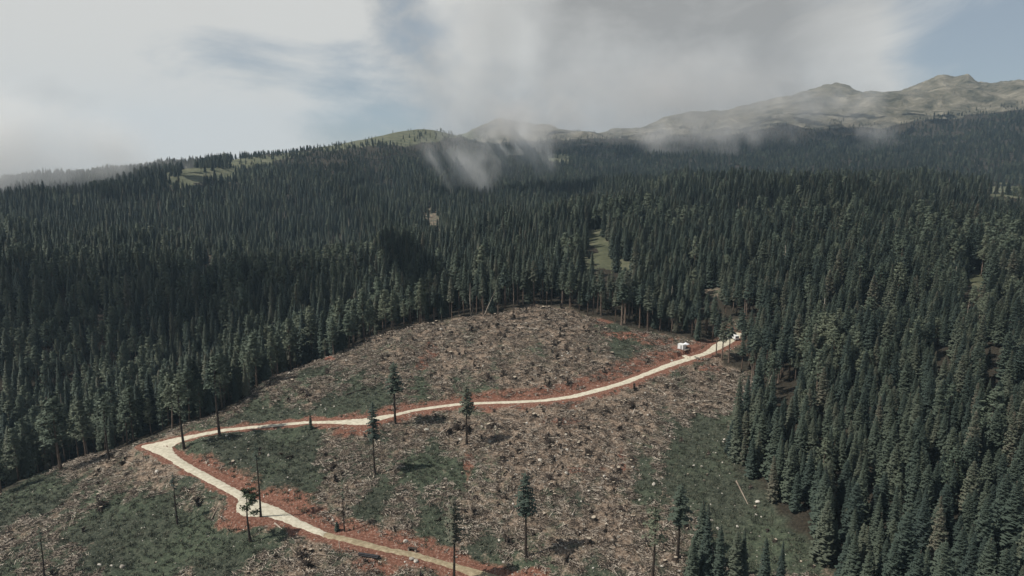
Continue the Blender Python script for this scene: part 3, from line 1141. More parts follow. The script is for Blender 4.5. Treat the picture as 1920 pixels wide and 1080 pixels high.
# ------------------------------------------------------------------ scatter (only for masses nobody could count)
def scatter(name, pts, rots, scls, idx, meshes, label, cat):
    me = bpy.data.meshes.new(name)
    n = len(pts)
    me.vertices.add(n)
    me.vertices.foreach_set('co', np.asarray(pts, np.float32).ravel())
    for nm, typ, arr in (('rot', 'FLOAT_VECTOR', rots), ('scl', 'FLOAT_VECTOR', scls)):
        a = me.attributes.new(nm, typ, 'POINT')
        a.data.foreach_set('vector', np.asarray(arr, np.float32).ravel())
    a = me.attributes.new('pid', 'INT', 'POINT')
    a.data.foreach_set('value', np.asarray(idx, np.int32))
    me.update()
    o = link(name, me)
    ng = bpy.data.node_groups.new(name + '_scatter', 'GeometryNodeTree')
    ng.interface.new_socket('Geometry', in_out='INPUT', socket_type='NodeSocketGeometry')
    ng.interface.new_socket('Geometry', in_out='OUTPUT', socket_type='NodeSocketGeometry')
    gi = ng.nodes.new('NodeGroupInput')
    go = ng.nodes.new('NodeGroupOutput')
    iop = ng.nodes.new('GeometryNodeInstanceOnPoints')
    jn = ng.nodes.new('GeometryNodeJoinGeometry')
    L = ng.links.new
    for m in reversed(meshes):
        po = bpy.data.objects.new(name + '_shape', m)
        oi = ng.nodes.new('GeometryNodeObjectInfo')
        oi.inputs['Object'].default_value = po
        oi.inputs['As Instance'].default_value = True
        L(oi.outputs['Geometry'], jn.inputs[0])
    L(gi.outputs[0], iop.inputs['Points'])
    L(jn.outputs[0], iop.inputs['Instance'])
    iop.inputs['Pick Instance'].default_value = True

    def na(nm, typ):
        k = ng.nodes.new('GeometryNodeInputNamedAttribute')
        k.data_type = typ
        k.inputs['Name'].default_value = nm
        return k.outputs['Attribute']
    L(na('pid', 'INT'), iop.inputs['Instance Index'])
    L(na('rot', 'FLOAT_VECTOR'), iop.inputs['Rotation'])
    L(na('scl', 'FLOAT_VECTOR'), iop.inputs['Scale'])
    L(iop.outputs[0], go.inputs[0])
    md = o.modifiers.new('scatter', 'NODES')
    md.node_group = ng
    tag(o, label, cat, None, 'stuff')
    return o


# ------------------------------------------------------------------ lone trees left standing on the clearing
# base px, base py, top py, shape, width, label
LONE = [
    (345, 834, 704, 16, 1.55, 'tall larch on bare stem at the inner side of the road hairpin', 'larch'),
    (412, 816, 664, 16, 1.37, 'lone thin-stemmed larch below the upper road, right of the hairpin', 'larch'),
    (205, 864, 738, 16, 1.49, 'larch with slim dark stem standing just left of the hairpin tip', 'larch'),
    (115, 885, 742, 10, 1.62, 'broad pale larch standing forward of the wood edge at far left', 'larch'),
    (741, 797, 678, 11, 1.82, 'lone spruce with dense crown and bare stem below the middle of the upper road', 'spruce'),
    (703, 888, 752, 12, 1.2, 'thin lone spruce whose crown overlaps the lay-by on the upper road', 'spruce'),
    (875, 835, 720, 11, 1.61, 'lone spruce on bare stem crossing the upper road, right of the lay-by', 'spruce'),
    (583, 809, 776, 3, 1.15, 'small young spruce on the lower edge of the upper road left of the lay-by', 'spruce'),
    (489, 970, 828, 13, 1.35, 'tall nearly bare spruce pole at the edge of the widened turnout', 'spruce'),
    (470, 1016, 913, 14, 1.55, 'ragged pine with leaning boughs below the widened turnout', 'pine'),
    (333, 981, 888, 13, 1.80, 'thin sparse spruce on the grassy slope left of the turnout', 'spruce'),
    (83, 1085, 988, 13, 1.65, 'thin sparse spruce in the lower left corner', 'spruce'),
    (646, 992, 905, 13, 1.35, 'slim dead-looking spruce pole above the lower road', 'spruce'),
    (851, 1092, 930, 12, 1.40, 'tall thin spruce whose dark stem crosses the lower road at the bottom', 'spruce'),
    (986, 1046, 884, 11, 1.47, 'tall lone spruce on the open slope right of the lower road end', 'spruce'),
    (1222, 1098, 950, 16, 1.67, 'broad larch at the bottom, left of the cluster of slender spruces', 'larch'),
    (1270, 1046, 908, 12, 1.82, 'tallest of the slender spruce cluster at the bottom right', 'spruce'),
    (1312, 1068, 938, 2, 1.26, 'full slender spruce just right of the tallest one in the bottom cluster', 'spruce'),
    (1322, 1100, 945, 0, 1.08, 'dark narrow spruce close behind the full slender one in the bottom cluster', 'spruce'),
    (1296, 1110, 1010, 4, 1.35, 'low spruce at the foot of the bottom cluster beside the broad larch', 'spruce'),
    (1345, 1106, 985, 1, 1.31, 'pale thin spruce in the middle of the bottom cluster', 'spruce'),
    (1374, 1108, 996, 3, 1.35, 'dark spruce left of the pair in the bottom cluster', 'spruce'),
    (1391, 1104, 990, 0, 1.05, 'narrow dark spruce right beside its twin in the bottom cluster', 'spruce'),
    (1431, 1112, 1008, 1, 1.35, 'pointed spruce standing alone in front of the green strip at the bottom', 'spruce'),
    (1461, 1112, 1012, 0, 1.08, 'very narrow spruce on the green strip, rightmost of the bottom cluster', 'spruce'),
    (1343, 668, 588, 6, 1.30, 'first bare-stemmed spruce in the clump where the road enters the wood', 'spruce'),
    (1353, 676, 586, 5, 1.30, 'second bare-stemmed spruce in the clump where the road enters the wood', 'spruce'),
    (1366, 680, 590, 7, 1.30, 'third bare-stemmed spruce in the clump where the road enters the wood', 'spruce'),
    (626, 668, 600, 9, 1.56, 'larch casting its shadow beside the red earth heap at the wood edge', 'larch'),
    (655, 655, 585, 10, 1.56, 'larch standing forward of the wood edge right of the red earth heap', 'larch'),
    (705, 648, 605, 6, 1.00, 'slim stem with small crown standing just out of the wood on the upper slope', 'spruce'),
    (933, 603, 520, 6, 1.10, 'pale bare-stemmed spruce standing out of the back wood edge', 'spruce'),
    (961, 600, 528, 15, 1.00, 'pale branchless snag standing at the back wood edge', 'dead'),
    (908, 592, 540, 15, 1.00, 'pale dead stem leaning to the right at the back wood edge', 'dead'),
]


def solve_h(x, y, z, top):
    lo, hi = 2.0, 45.0
    for _ in range(30):
        m = (lo + hi) / 2
        if project(x, y, z + m)[1] > top:
            lo = m
        else:
            hi = m
    return lo


lx, ly, _ = pix_ground([t[0] for t in LONE], [t[1] for t in LONE])
lz = full_height(lx, ly)
LONE_XY = np.stack([lx, ly], 1)
for i, (bx, by, top, pi, wd, lab, kind) in enumerate(LONE):
    h = solve_h(lx[i], ly[i], lz[i], top)
    tilt = (0, R(24)) if 'leaning to the right at' in lab else (rng.uniform(-0.015, 0.015), rng.uniform(-0.015, 0.015))
    if pi == 15:
        h *= 1.33
    plant(pi, lx[i], ly[i], lz[i] - 0.1, h, wd, 0.4 if pi == 14 else rng.uniform(0, 6.28), lab,
          'trees left standing on the felled slope' if by > 690 else 'trees standing out of the wood edge', tilt)


# ------------------------------------------------------------------ the wood
def forest_points():
    P = []
    for r0, r1, cell in ((128, 640, 4.4), (640, 1250, 5.4), (1250, 2500, 7.6)):
        n = int(2 * r1 * math.sin(R(41)) / cell)
        xs = np.arange(-r1 * math.sin(R(41)), r1 * math.sin(R(41)), cell)
        ys = np.arange(60, r1, cell)
        X, Y = np.meshgrid(xs, ys)
        X = X + rng.uniform(-0.46, 0.46, X.shape) * cell
        Y = Y + rng.uniform(-0.46, 0.46, Y.shape) * cell
        r = np.hypot(X, Y)
        m = (r >= r0) & (r < r1) & (np.abs(np.arctan2(X, Y)) < R(40.5))
        P.append(np.stack([X[m], Y[m]], 1))
    return np.concatenate(P)


fp = forest_points()
fx, fy = fp[:, 0], fp[:, 1]
fr = np.hypot(fx, fy)
inside = in_poly(fx, fy, EDGE)
fed = np.where(fr < 500, poly_dist(fx, fy, EDGE), 1e3)
wob = fbm(fx, fy, 9.0, 2, 0.5, 6.0) * 3.0
keep = (~inside) & (fed + wob > 0.4)
fx, fy, fr, fed = fx[keep], fy[keep], fr[keep], fed[keep]
fz = ground_z(fx, fy)
tl = treeline(fx, fy, fr)
pd = np.clip(1.0 - (fz - tl + 22 + 26 * fbm(fx, fy, 55, 3, 0.6, 7.7)) / 40.0, 0, 1)
pd = np.where(fr < 800, 1, pd)
pd = np.maximum(pd, np.where((fz - tl) < 40, 0.03, 0.0))
clump = 0.86 + 0.6 * fbm(fx, fy, 34, 3, 0.5, 9.0)
clump = np.where((fr < 300) & (fx > 20), 1.0, clump)
keep = rng.uniform(0, 1, len(fx)) < pd * np.clip(clump, 0.45, 1)
fx, fy, fr, fed, fz = fx[keep], fy[keep], fr[keep], fed[keep], fz[keep]
# heights: young stand on the near right, older wood behind
px0, py0 = project(fx, fy, fz)
azd = np.degrees(np.arctan2(fx, fy))
young = sstep(8, 16, azd) * (1 - sstep(280, 420, fr))
hh = (20.5 + 6.0 * fbm(fx, fy, 60, 2, 0.5, 2.0)) * rng.uniform(0.66, 1.16, len(fx))
hh = hh * (1 - 0.22 * young)
hh = hh * (1 - 0.20 * sstep(480, 760, fr)) * (1 - 0.25 * sstep(700, 1400, fr))
small = rng.uniform(0, 1, len(fx)) < 0.12
hh = np.where(small, hh * rng.uniform(0.45, 0.7, len(fx)), hh)
nearline = (fr > 900) & (fz > treeline(fx, fy, fr) - 25)
hh = np.where(nearline, hh * 0.65, hh)
# open patches: no tree may stand in them or hide them
pxt, pyt = project(fx, fy, fz + hh)
drop = np.zeros(len(fx), bool)
for (gx, gy, ga, gb, k) in GAPS:
    span = np.abs(px0 - gx) - 2.0 * FPX / fr < ga * np.sqrt(np.clip(1 - ((np.clip(gy, pyt, py0) - gy) / gb) ** 2, 0, 1)) * rng.uniform(0.72, 1.15, len(fx))
    overlap = (pyt < gy + gb * rng.uniform(-0.2, 0.8, len(fx))) & (py0 > gy - gb * 0.6)
    drop |= span & overlap & (fr > 150) & (rng.uniform(0, 1, len(fx)) < 0.95)
# the cut behind the road end
span = (np.abs(px0 - 1374) < 7) & (pyt < 640) & (py0 > 604) & (fr > 250)
drop |= span
keep = ~drop
fx, fy, fr, fed, fz, hh, px0, py0, pxt, pyt, azd = (a[keep] for a in (fx, fy, fr, fed, fz, hh, px0, py0, pxt, pyt, azd))
# leave out trees wholly behind nearer crests
ea = np.linspace(R(-41), R(41), 165)
er = np.exp(np.linspace(math.log(130), math.log(2600), 220))
EA, ER = np.meshgrid(ea, er, indexing='ij')
ez = ground_z(ER * np.sin(EA), ER * np.cos(EA))
el = np.maximum.accumulate((ez - CZ) / ER, axis=1)
ia = np.clip(np.searchsorted(ea, np.arctan2(fx, fy)), 0, len(ea) - 1)
ir = np.clip(np.searchsorted(er, fr) - 2, 0, len(er) - 1)
vis = (fz + hh * 1.05 - CZ) / fr > el[ia, ir] - 0.002
vis &= (pxt > -60) & (pxt < 1980) & (pyt < 1090)
fx, fy, fr, fed, fz, hh, px0, py0, pxt, pyt, azd = (a[vis] for a in (fx, fy, fr, fed, fz, hh, px0, py0, pxt, pyt, azd))
near_full = fr < 420
fz[near_full] = full_height(fx[near_full], fy[near_full])
N = len(fx)
# which shape
pid = rng.integers(0, 5, N)
u = rng.uniform(0, 1, N)
lar = np.where((azd < -8) & (fr < 600), 0.22, 0.05) + np.where((fed < 12) & (azd < -7), 0.45, 0)
lar = np.where(fr > 700, 0.10, lar) + 0.45 * sstep(0.25, 0.5, fbm(fx, fy, 75, 3, 0.5, 12.0)) * (fr > 260)
pid = np.where(u < lar, rng.integers(8, 11, N), pid)
back = (fed < 16) & (azd > -7) & (fr > 255)
pid = np.where(back & (rng.uniform(0, 1, N) < 0.85), rng.integers(5, 8, N), pid)
snag = (rng.uniform(0, 1, N) < 0.012)
pid = np.where(snag, 15, pid)
wid = rng.uniform(0.95, 1.4, N) * np.where(azd > 8, 1.2, 1.05) * np.where(fr > 900, 1.2, 1.0)
rz = rng.uniform(0, 6.283, N)
print('forest trees', N)

# the 300 that show largest stand as trees of their own
score = hh / fr * ((pxt > -5) & (pxt < 1925) & (pyt < 1060))
# trees at the wood edge show whole, those behind others show less
score = score * np.where(fed < 9, 1.35, 1.0)
order = np.argsort(-score)[:300]
single = np.zeros(N, bool)
single[order] = True


def zone(i):
    a, e, p, q = azd[i], fed[i], px0[i], py0[i]
    kind = PROTO[pid[i]][0]
    kn = {'spruce': 'spruce', 'larch': 'larch', 'dead': 'dead spruce'}[kind]
    edge = e < 7
    if p < 660:
        where = 'along the left edge of the felled slope' if edge else 'in the ravine wood left of the felled slope'
        lk = {'spruce': 'dark spruce', 'larch': 'pale grey-green larch', 'dead': 'grey dead snag'}[kind]
    elif p < 1330 and fr[i] > 255:
        where = 'in the front row behind the felled slope' if edge else 'behind the front row above the felled slope'
        lk = {'spruce': 'tall bare-stemmed spruce' if pid[i] >= 5 else 'dark full spruce', 'larch': 'pale larch', 'dead': 'grey dead snag'}[kind]
    else:
        if q > 1060:
            where = 'along the bottom of the right-hand stand' if not edge else 'at the bottom of the green strip'
        elif edge:
            where = 'on the front edge of the right-hand stand'
        elif q > 940:
            where = 'in the lower part of the dense right-hand stand'
        elif q > 830:
            where = 'in the middle part of the dense right-hand stand'
        else:
            where = 'in the upper part of the dense right-hand stand'
        lk = {'spruce': 'dark full spruce', 'larch': 'pale larch', 'dead': 'grey dead snag'}[kind]
    if 'larch' not in lk and 'snag' not in lk and 'bare' not in lk:
        lk = ('tall ' if hh[i] > 20 else 'short ' if hh[i] < 14.5 else 'mid-height ') + ('broad ' if wid[i] > 1.38 else 'slim ' if wid[i] < 1.16 else '') + lk.replace('full ', '').replace('dark ', '')
    return lk + ' ' + where


ONES = ['', 'first', 'second', 'third', 'fourth', 'fifth', 'sixth', 'seventh', 'eighth', 'ninth', 'tenth', 'eleventh', 'twelfth', 'thirteenth',
        'fourteenth', 'fifteenth', 'sixteenth', 'seventeenth', 'eighteenth', 'nineteenth']
TENS = ['', '', 'twent', 'thirt', 'fort', 'fift', 'sixt']


def nth(n):
    if n < 20:
        return ONES[n]
    return TENS[n // 10] + ('ieth' if n % 10 == 0 else 'y-' + ONES[n % 10])


groups = {}
for i in np.nonzero(single)[0]:
    groups.setdefault(zone(i), []).append(i)
for lab, ids in groups.items():
    rowed = 'edge' in lab or 'front row' in lab or 'along the bottom' in lab or len(ids) <= 48
    up = 'front edge of the right-hand' in lab
    ids = sorted(ids, key=lambda i: -py0[i] if up else px0[i])
    for n_, i in enumerate(ids):
        l2 = lab
        if rowed and len(ids) > 1:
            l2 = lab + ', ' + nth(n_ + 1) + (' from the bottom' if up else ' from the left')
        while len(l2.split()) > 16 and ' the ' in l2:
            l2 = l2.replace(' the ', ' ', 1)
        plant(int(pid[i]), float(fx[i]), float(fy[i]), float(fz[i]) - 0.15, float(hh[i]), float(wid[i]), float(rz[i]), l2,
              (lab + 's') if len(ids) > 1 else 'single trees in the wood', (rng.uniform(-0.025, 0.025), rng.uniform(-0.025, 0.025)))
rest = ~single
k = hh[rest] / 20
scatter('forest', np.stack([fx[rest], fy[rest], fz[rest] - 0.2], 1),
        np.stack([rng.uniform(-0.03, 0.03, rest.sum()), rng.uniform(-0.03, 0.03, rest.sum()), rz[rest]], 1),
        np.stack([k * wid[rest], k * wid[rest], k], 1), pid[rest], [p[3] for p in PROTO], 'dense dark spruce forest covering the slopes behind the felled area', 'forest')
# ------------------------------------------------------------------ things lying on the clearing
ORD = ['first', 'second', 'third', 'fourth', 'fifth', 'sixth', 'seventh', 'eighth', 'ninth', 'tenth']
_mid = np.array([((a[0] + b[0]) / 2, (a[1] + b[1]) / 2) for a, b in PAIRS])
_low = _mid[1:21][::-1]
_up = _mid[24:50]


def road_zone(p, q):
    yu = np.interp(p, _up[:, 0], _up[:, 1])
    yl = np.interp(p, _low[:, 0], _low[:, 1])
    if p > 300 and q < yu:
        return 'up'
    if p < 300:
        return 'low' if q > 845 else 'left'
    if p < 940 and q > yl:
        return 'low'
    if p > 1240:
        return 'green'
    return 'mid'


MARKS = {
    'up': [(480, 730, 'near the left wood edge above the upper road'), (620, 690, 'near the red earth heap above the road'), (700, 740, 'on the verge above the lay-by'),
           (810, 680, 'beside the red gully on the upper slope'), (880, 730, 'above the middle of the upper road'), (900, 610, 'below the back wood edge'),
           (1000, 600, 'on the crown of the upper slope'), (1000, 690, 'in the middle of the upper slope'), (1110, 640, 'near the right side of the upper slope'),
           (1150, 690, 'above the red bank of the upper road'), (1250, 660, 'on the slope below the white cabin'), (740, 640, 'under the left wood edge on the upper slope')],
    'mid': [(420, 850, 'in the grass inside the road hairpin'), (520, 870, 'on the green slope above the turnout'), (600, 920, 'on the litter slope right of the turnout'),
            (640, 830, 'below the lay-by on the upper road'), (700, 900, 'near the thin spruce below the lay-by'), (700, 970, 'above the red bank of the lower road'),
            (800, 820, 'below the upper road right of the lay-by'), (880, 880, 'at the small red rut mid-slope'), (850, 970, 'near the tall stem crossing the lower road'),
            (960, 800, 'below the bend of the upper road'), (1000, 960, 'near the tall lone spruce on the open slope'), (1090, 890, 'beside the red skid track'),
            (1100, 800, 'under the red lower bank of the upper road'), (1080, 1020, 'on the brown slope at the bottom centre'), (1180, 940, 'on the brown slope left of the green strip'),
            (1180, 1040, 'left of the spruce cluster at the bottom'), (1200, 770, 'on the right of the slope below the upper road')],
    'green': [(1320, 720, 'below the road end near the bare stems'), (1300, 830, 'at the top of the green strip'), (1380, 900, 'on the green strip beside the right-hand stand'),
              (1320, 960, 'behind the spruce cluster on the green strip'), (1460, 1000, 'in the lower green strip beside the right-hand stand'), (1260, 900, 'where brown slope meets green strip')],
    'low': [(60, 960, 'at the far left under the wood'), (200, 880, 'left of the hairpin tip below the wood'), (330, 900, 'below the lower road near the hairpin'), (180, 960, 'on the grassy slope at lower left'),
            (300, 980, 'near the sparse spruce left of the turnout'), (100, 1050, 'in the lower left corner'), (270, 1060, 'at the bottom left of centre'), (420, 1000, 'below the red bank of the turnout'),
            (430, 1060, 'under the ragged pine'), (560, 1030, 'on the litter below the lower road'), (620, 1065, 'near the black pipes below the road'), (780, 1065, 'at the boulder heap below the lower road')],
    'left': [(200, 840, 'beside the hairpin under the wood')]}


def place_of(p, q):
    zs = MARKS[road_zone(p, q)]
    return min(zs, key=lambda m: (m[0] - p) ** 2 + ((m[1] - q) * 1.5) ** 2)[2]


def stump_mesh(rnd, tall=0.55, r=0.34, roots=6, plate=False):
    mb = MB()
    sides = 9
    rings = []
    for j, (z, k) in enumerate(((-0.25, 1.75), (0.08, 1.2), (tall * 0.6, 1.0), (tall, 0.96))):
        n0 = len(mb.v)
        for i in range(sides):
            a = 6.283 * i / sides
            rr = r * k * (1 + 0.14 * math.sin(3 * a + rnd.uniform(-0.3, 0.3)) * (1.5 - j * 0.3))
            mb.v.append((rr * math.cos(a), rr * math.sin(a), z + (0.06 * math.sin(a) if j == 3 else 0)))
        rings.append(n0)
    for j in range(3):
        for i in range(sides):
            a, b = rings[j] + i, rings[j] + (i + 1) % sides
            mb.f.append((a, b, b + sides, a + sides))
            mb.m.append(0)
    mb.f.append(tuple(rings[3] + i for i in range(sides)))
    mb.m.append(1)
    for i in range(roots):
        a = 6.283 * i / roots + rnd.uniform(-0.3, 0.3)
        ln = rnd.uniform(0.5, 1.05)
        p0 = (0.2 * math.cos(a), 0.2 * math.sin(a), 0.22)
        p1 = (ln * 0.6 * math.cos(a), ln * 0.6 * math.sin(a), 0.10)
        p2 = (ln * math.cos(a + 0.3), ln * math.sin(a + 0.3), -0.12)
        mb.tube([p0, p1, p2], [0.14, 0.09, 0.04], 5)
    if plate:       # tipped-up root plate
        tips = 13
        c = Vector((-0.25, 0, 0.75))
        for i in range(tips):
            a = 6.283 * i / tips
            ln = rnd.uniform(0.65, 1.35)
            d = Vector((0.12 * rnd.uniform(-2, 2), math.cos(a), math.sin(a) * 0.9))
            mb.tube([c, c + d * ln * 0.55, c + d * ln + Vector((rnd.uniform(-0.2, 0.2), 0, rnd.uniform(-0.15, 0.15)))], [0.24, 0.13, 0.03], 5)
    return mb.mesh('stump', ['dark_bark', 'cut_wood'])


def rock_mesh(rnd, sub=2, flat=0.62):
    import bmesh
    bm = bmesh.new()
    bmesh.ops.create_icosphere(bm, subdivisions=sub, radius=1.0)
    cuts = [(Vector((rnd.gauss(0, 1), rnd.gauss(0, 1), rnd.gauss(0, 0.8))).normalized(), rnd.uniform(0.55, 0.9)) for _ in range(9)]
    for v in bm.verts:
        for n, k in cuts:
            d = v.co.dot(n) - k
            if d > 0:
                v.co -= n * d * 0.85
        v.co *= 1 + rnd.uniform(-0.05, 0.05)
        v.co.z *= flat
    me = bpy.data.meshes.new('boulder')
    bm.to_mesh(me)
    bm.free()
    me.materials.append(MATS['stone'])
    return me


def log_mesh(rnd, r=0.17, mat='grey_deadwood', sides=8, bend=0.1, stubs=3):
    """one metre long along X, scaled when laid"""
    mb = MB()
    b = rnd.uniform(-bend, bend)
    pts = [(-0.5 + k / 5, b * 0.1 * math.sin(math.pi * k / 5), 0.0) for k in range(6)]
    mb.tube(pts, [r * (1 - 0.11 * k) for k in range(6)], sides, 0, True, 1)
    return mb.mesh('log', [mat, 'cut_wood'])


STUMPS = [stump_mesh(rn(s), rn(s).uniform(0.4, 0.7), rn(s).uniform(0.28, 0.42), 6) for s in range(3)] + \
         [stump_mesh(rn(10 + s), 0.5, 0.3, 6, True) for s in range(3)]
ROCKS = [rock_mesh(rn(200 + s)) for s in range(4)]
PEBBLES = [rock_mesh(rn(230 + s), 1, 0.7) for s in range(3)]
LOGM = [log_mesh(rn(300 + s), 1.0) for s in range(3)]
LOGD = [log_mesh(rn(310 + s), 1.0, 'dark_bark') for s in range(2)]

# random ground spots over the clearing, even over the ground
M = 60000
lo, hi = EDGE.min(0), EDGE.max(0)
cx = rng.uniform(lo[0], hi[0], M)
cyy = rng.uniform(lo[1], hi[1], M)
ok = in_poly(cx, cyy, EDGE) & (np.hypot(cx, cyy) > 128)
cx, cyy = cx[ok], cyy[ok]
cz, cd, cs = full_height(cx, cyy, True)
cpx, cpy = project(cx, cyy, cz)
ok = (cpx > -40) & (cpx < 1960) & (cpy < 1110) & (np.hypot(cx - YARD[0], cyy - YARD[1]) > 7)
cx, cyy, cz, cd, cpx, cpy = (a[ok] for a in (cx, cyy, cz, cd, cpx, cpy))
litter = np.full(cx.shape, 0.34)
for (bx, by, br, w) in BRASH_PX:
    litter += w * np.exp(-(((cpx - bx) / br) ** 2 + ((cpy - by) / (br * 0.6)) ** 2))
litter += 0.5 * fbm(cx, cyy * 0.3, 9.0, 3, 0.5, 4.4) + 0.35 * fbm(cx, cyy, 22, 2, 0.5, 1.4)
CR = np.hypot(cx, cyy)
print('clearing spots', len(cx))


def slope_tilt(x, y):
    e = 0.8
    dzx = full_height(np.array([x + e, x - e, x, x]), np.array([y, y, y + e, y - e]))
    return (dzx[0] - dzx[1]) / (2 * e), (dzx[2] - dzx[3]) / (2 * e)


used = np.zeros(len(cx), bool)


def take(n, cond, prob):
    ids = np.nonzero(cond & ~used)[0]
    pr = prob[ids]
    pr = pr / pr.sum()
    n = min(n, (pr > 0).sum())
    s = rng.choice(ids, n, replace=False, p=pr)
    used[s] = True
    return s


def single_out(recs, ki, kl, kp):
    """things that would share a label are told apart by their order from the left"""
    by = {}
    for r_ in recs:
        by.setdefault(r_[kl], []).append(r_)
    out = {}
    for lab, rs in by.items():
        rs.sort(key=lambda r_: kp[r_[ki]])
        for n_, r_ in enumerate(rs):
            l2 = lab if len(rs) == 1 else lab + ', ' + nth(n_ + 1) + ' from the left'
            while len(l2.split()) > 16 and ' the ' in l2:
                l2 = l2.replace(' the ', ' ', 1)
            out[r_[ki]] = l2
    return out


def share(labs):
    c = {}
    for l in labs:
        c[l] = c.get(l, 0) + 1
    return c


# stumps: the 300 largest as things, the rest as one mass
ids = take(1150, cd > 4.5, np.clip(litter, 0.12, 1.2) ** 1.2)
size = rng.uniform(0.5, 0.95, len(ids)) * np.where(rng.uniform(0, 1, len(ids)) < 0.16, 1.9, 1.0)
o2 = np.argsort(-(size / CR[ids]))
inview = (cpx[ids] > 5) & (cpx[ids] < 1915) & (cpy[ids] < 1075)
o2 = [k for k in o2 if inview[k]]
big = o2[:300]
labs = []
recs = []
for k in big:
    i = ids[k]
    pl = rng.uniform() < 0.45
    m = int(rng.integers(3, 6)) if pl else int(rng.integers(0, 3))
    lk = ('large ' if size[k] > 1.0 else '') + ('dark tipped-up stump' if pl else 'flat-topped stump')
    lab = lk + ' ' + place_of(cpx[i], cpy[i])
    labs.append(lab)
    recs.append((i, m, size[k], lab))
names = single_out(recs, 0, 3, cpx)
for i, m, s, lab in recs:
    lab = names[i]
    o = link('tree_stump', STUMPS[m], None, (cx[i], cyy[i], cz[i] - 0.03), (rng.uniform(-0.2, 0.2), rng.uniform(-0.2, 0.2), rng.uniform(0, 6.28)), (s, s, s * rng.uniform(0.8, 1.2)))
    tag(o, lab, 'stump', 'stumps on the felled slope')
bs = set(big)
rest_i = np.array([k for k in range(len(ids)) if k not in bs])
ii = ids[rest_i]
scatter('stump_field', np.stack([cx[ii], cyy[ii], cz[ii] - 0.03], 1), np.stack([rng.uniform(-0.2, 0.2, len(ii)), rng.uniform(-0.2, 0.2, len(ii)), rng.uniform(0, 6.28, len(ii))], 1),
        np.repeat((size[rest_i])[:, None], 3, 1), rng.integers(0, 6, len(ii)), STUMPS, 'many small dark stumps scattered far up the felled slope', 'stumps')

# boulders
ids = take(560, cd > 2.2, 0.25 + np.clip(litter, 0, 1) + np.where((cpx > 820) & (cpy > 800), 0.7, 0))
size = np.exp(rng.normal(-1.12, 0.38, len(ids)))
size = np.clip(size, 0.15, 0.8)
o2 = [k for k in np.argsort(-(size / CR[ids])) if 5 < cpx[ids[k]] < 1915 and cpy[ids[k]] < 1078]
big = o2[:200]
recs = []
for k in big:
    i = ids[k]
    lk = 'large pale boulder' if size[k] > 0.55 else ('pale rounded boulder' if rng.uniform() < 0.5 else 'small pale rock')
    recs.append((i, k, lk + ' ' + place_of(cpx[i], cpy[i])))
# boulders one can point at: px, py, radius m, label
for (bx, by, br, lab) in ((1062, 891, 0.75, 'bright boulder at the left end of the red skid track'), (1127, 917, 0.8, 'pale boulder pair below the red skid track, upper one'),
                          (1104, 922, 0.55, 'pale boulder pair below the red skid track, lower left one'), (1420, 942, 0.8, 'bright boulder on the green strip beside the long bare log'),
                          (863, 826, 0.8, 'pale boulder heap beside the lone spruce stem, right of the lay-by'), (800, 808, 0.9, 'big pale boulder under the upper road right of the lay-by'),
                          (230, 1066, 0.85, 'flat pale boulder at the bottom left, largest of three'), (187, 1059, 0.6, 'pale boulder at the bottom left, left of the largest'),
                          (209, 1062, 0.5, 'small pale boulder at the bottom left between two larger'), (780, 1055, 0.75, 'pale boulder at the dark hollow below the lower road'),
                          (1260, 673, 0.6, 'round whitish boulder on the red yard left of the two pale beams'), (880, 905, 0.5, 'pale rock left of the small red rut end'),
                          (425, 819, 0.55, 'pale boulder in the grass inside the hairpin below the larch'), (772, 1050, 0.8, 'dark brown boulder beside the hollow below the lower road')):
    x, y, _ = pix_ground([bx], [by])
    z = full_height(x, y)
    o = link('boulder', ROCKS[int(rng.integers(0, 4))], None, (x[0], y[0], z[0] + br * 0.22), (rng.uniform(-0.3, 0.3), rng.uniform(-0.3, 0.3), rng.uniform(0, 6.28)), (br, br * rng.uniform(0.7, 1), br))
    tag(o, lab, 'boulder', 'boulders on the felled slope')
names = single_out(recs, 0, 2, cpx)
for i, k, lab in recs:
    lab = names[i]
    s = float(size[k])
    o = link('boulder', ROCKS[int(rng.integers(0, 4))], None, (cx[i], cyy[i], cz[i] + s * 0.2), (rng.uniform(-0.4, 0.4), rng.uniform(-0.4, 0.4), rng.uniform(0, 6.28)), (s, s * rng.uniform(0.6, 1), s * rng.uniform(0.8, 1.2)))
    tag(o, lab, 'boulder', 'boulders on the felled slope')
# stones nobody would count, thick on the banks
pr = np.where(cd < 8, 2.2, 0.5) + np.clip(litter, 0, 1) * 0.5
ids = take(6500, cd > 1.6, pr)
s = np.clip(np.exp(rng.normal(-2.05, 0.45, len(ids))), 0.06, 0.32)
scatter('stones', np.stack([cx[ids], cyy[ids], cz[ids] + 0.03], 1), rng.uniform(0, 6.28, (len(ids), 3)), np.repeat(s[:, None], 3, 1), rng.integers(0, 3, len(ids)), PEBBLES,
        'pale stones strewn over the red banks and the felled slope', 'stones')


def lay_log(x0, y0, x1, y1, r, mesh, label, group, name='log', lift=0.6):
    X = np.array([x0, x1, (x0 + x1) / 2])
    Y = np.array([y0, y1, (y0 + y1) / 2])
    Z = full_height(X, Y)
    a = Vector((x0, y0, max(Z[0], 0 * Z[0] + Z[0]) + r * lift))
    b = Vector((x1, y1, Z[1] + r * lift))
    lift2 = max(0.0, Z[2] + r * 0.5 - (a.z + b.z) / 2)
    a.z += lift2
    b.z += lift2
    d = b - a
    o = link(name, mesh, None, (a + b) / 2, d.to_track_quat('X', 'Z').to_euler(), (d.length, r, r))
    tag(o, label, 'log', group)
    return o


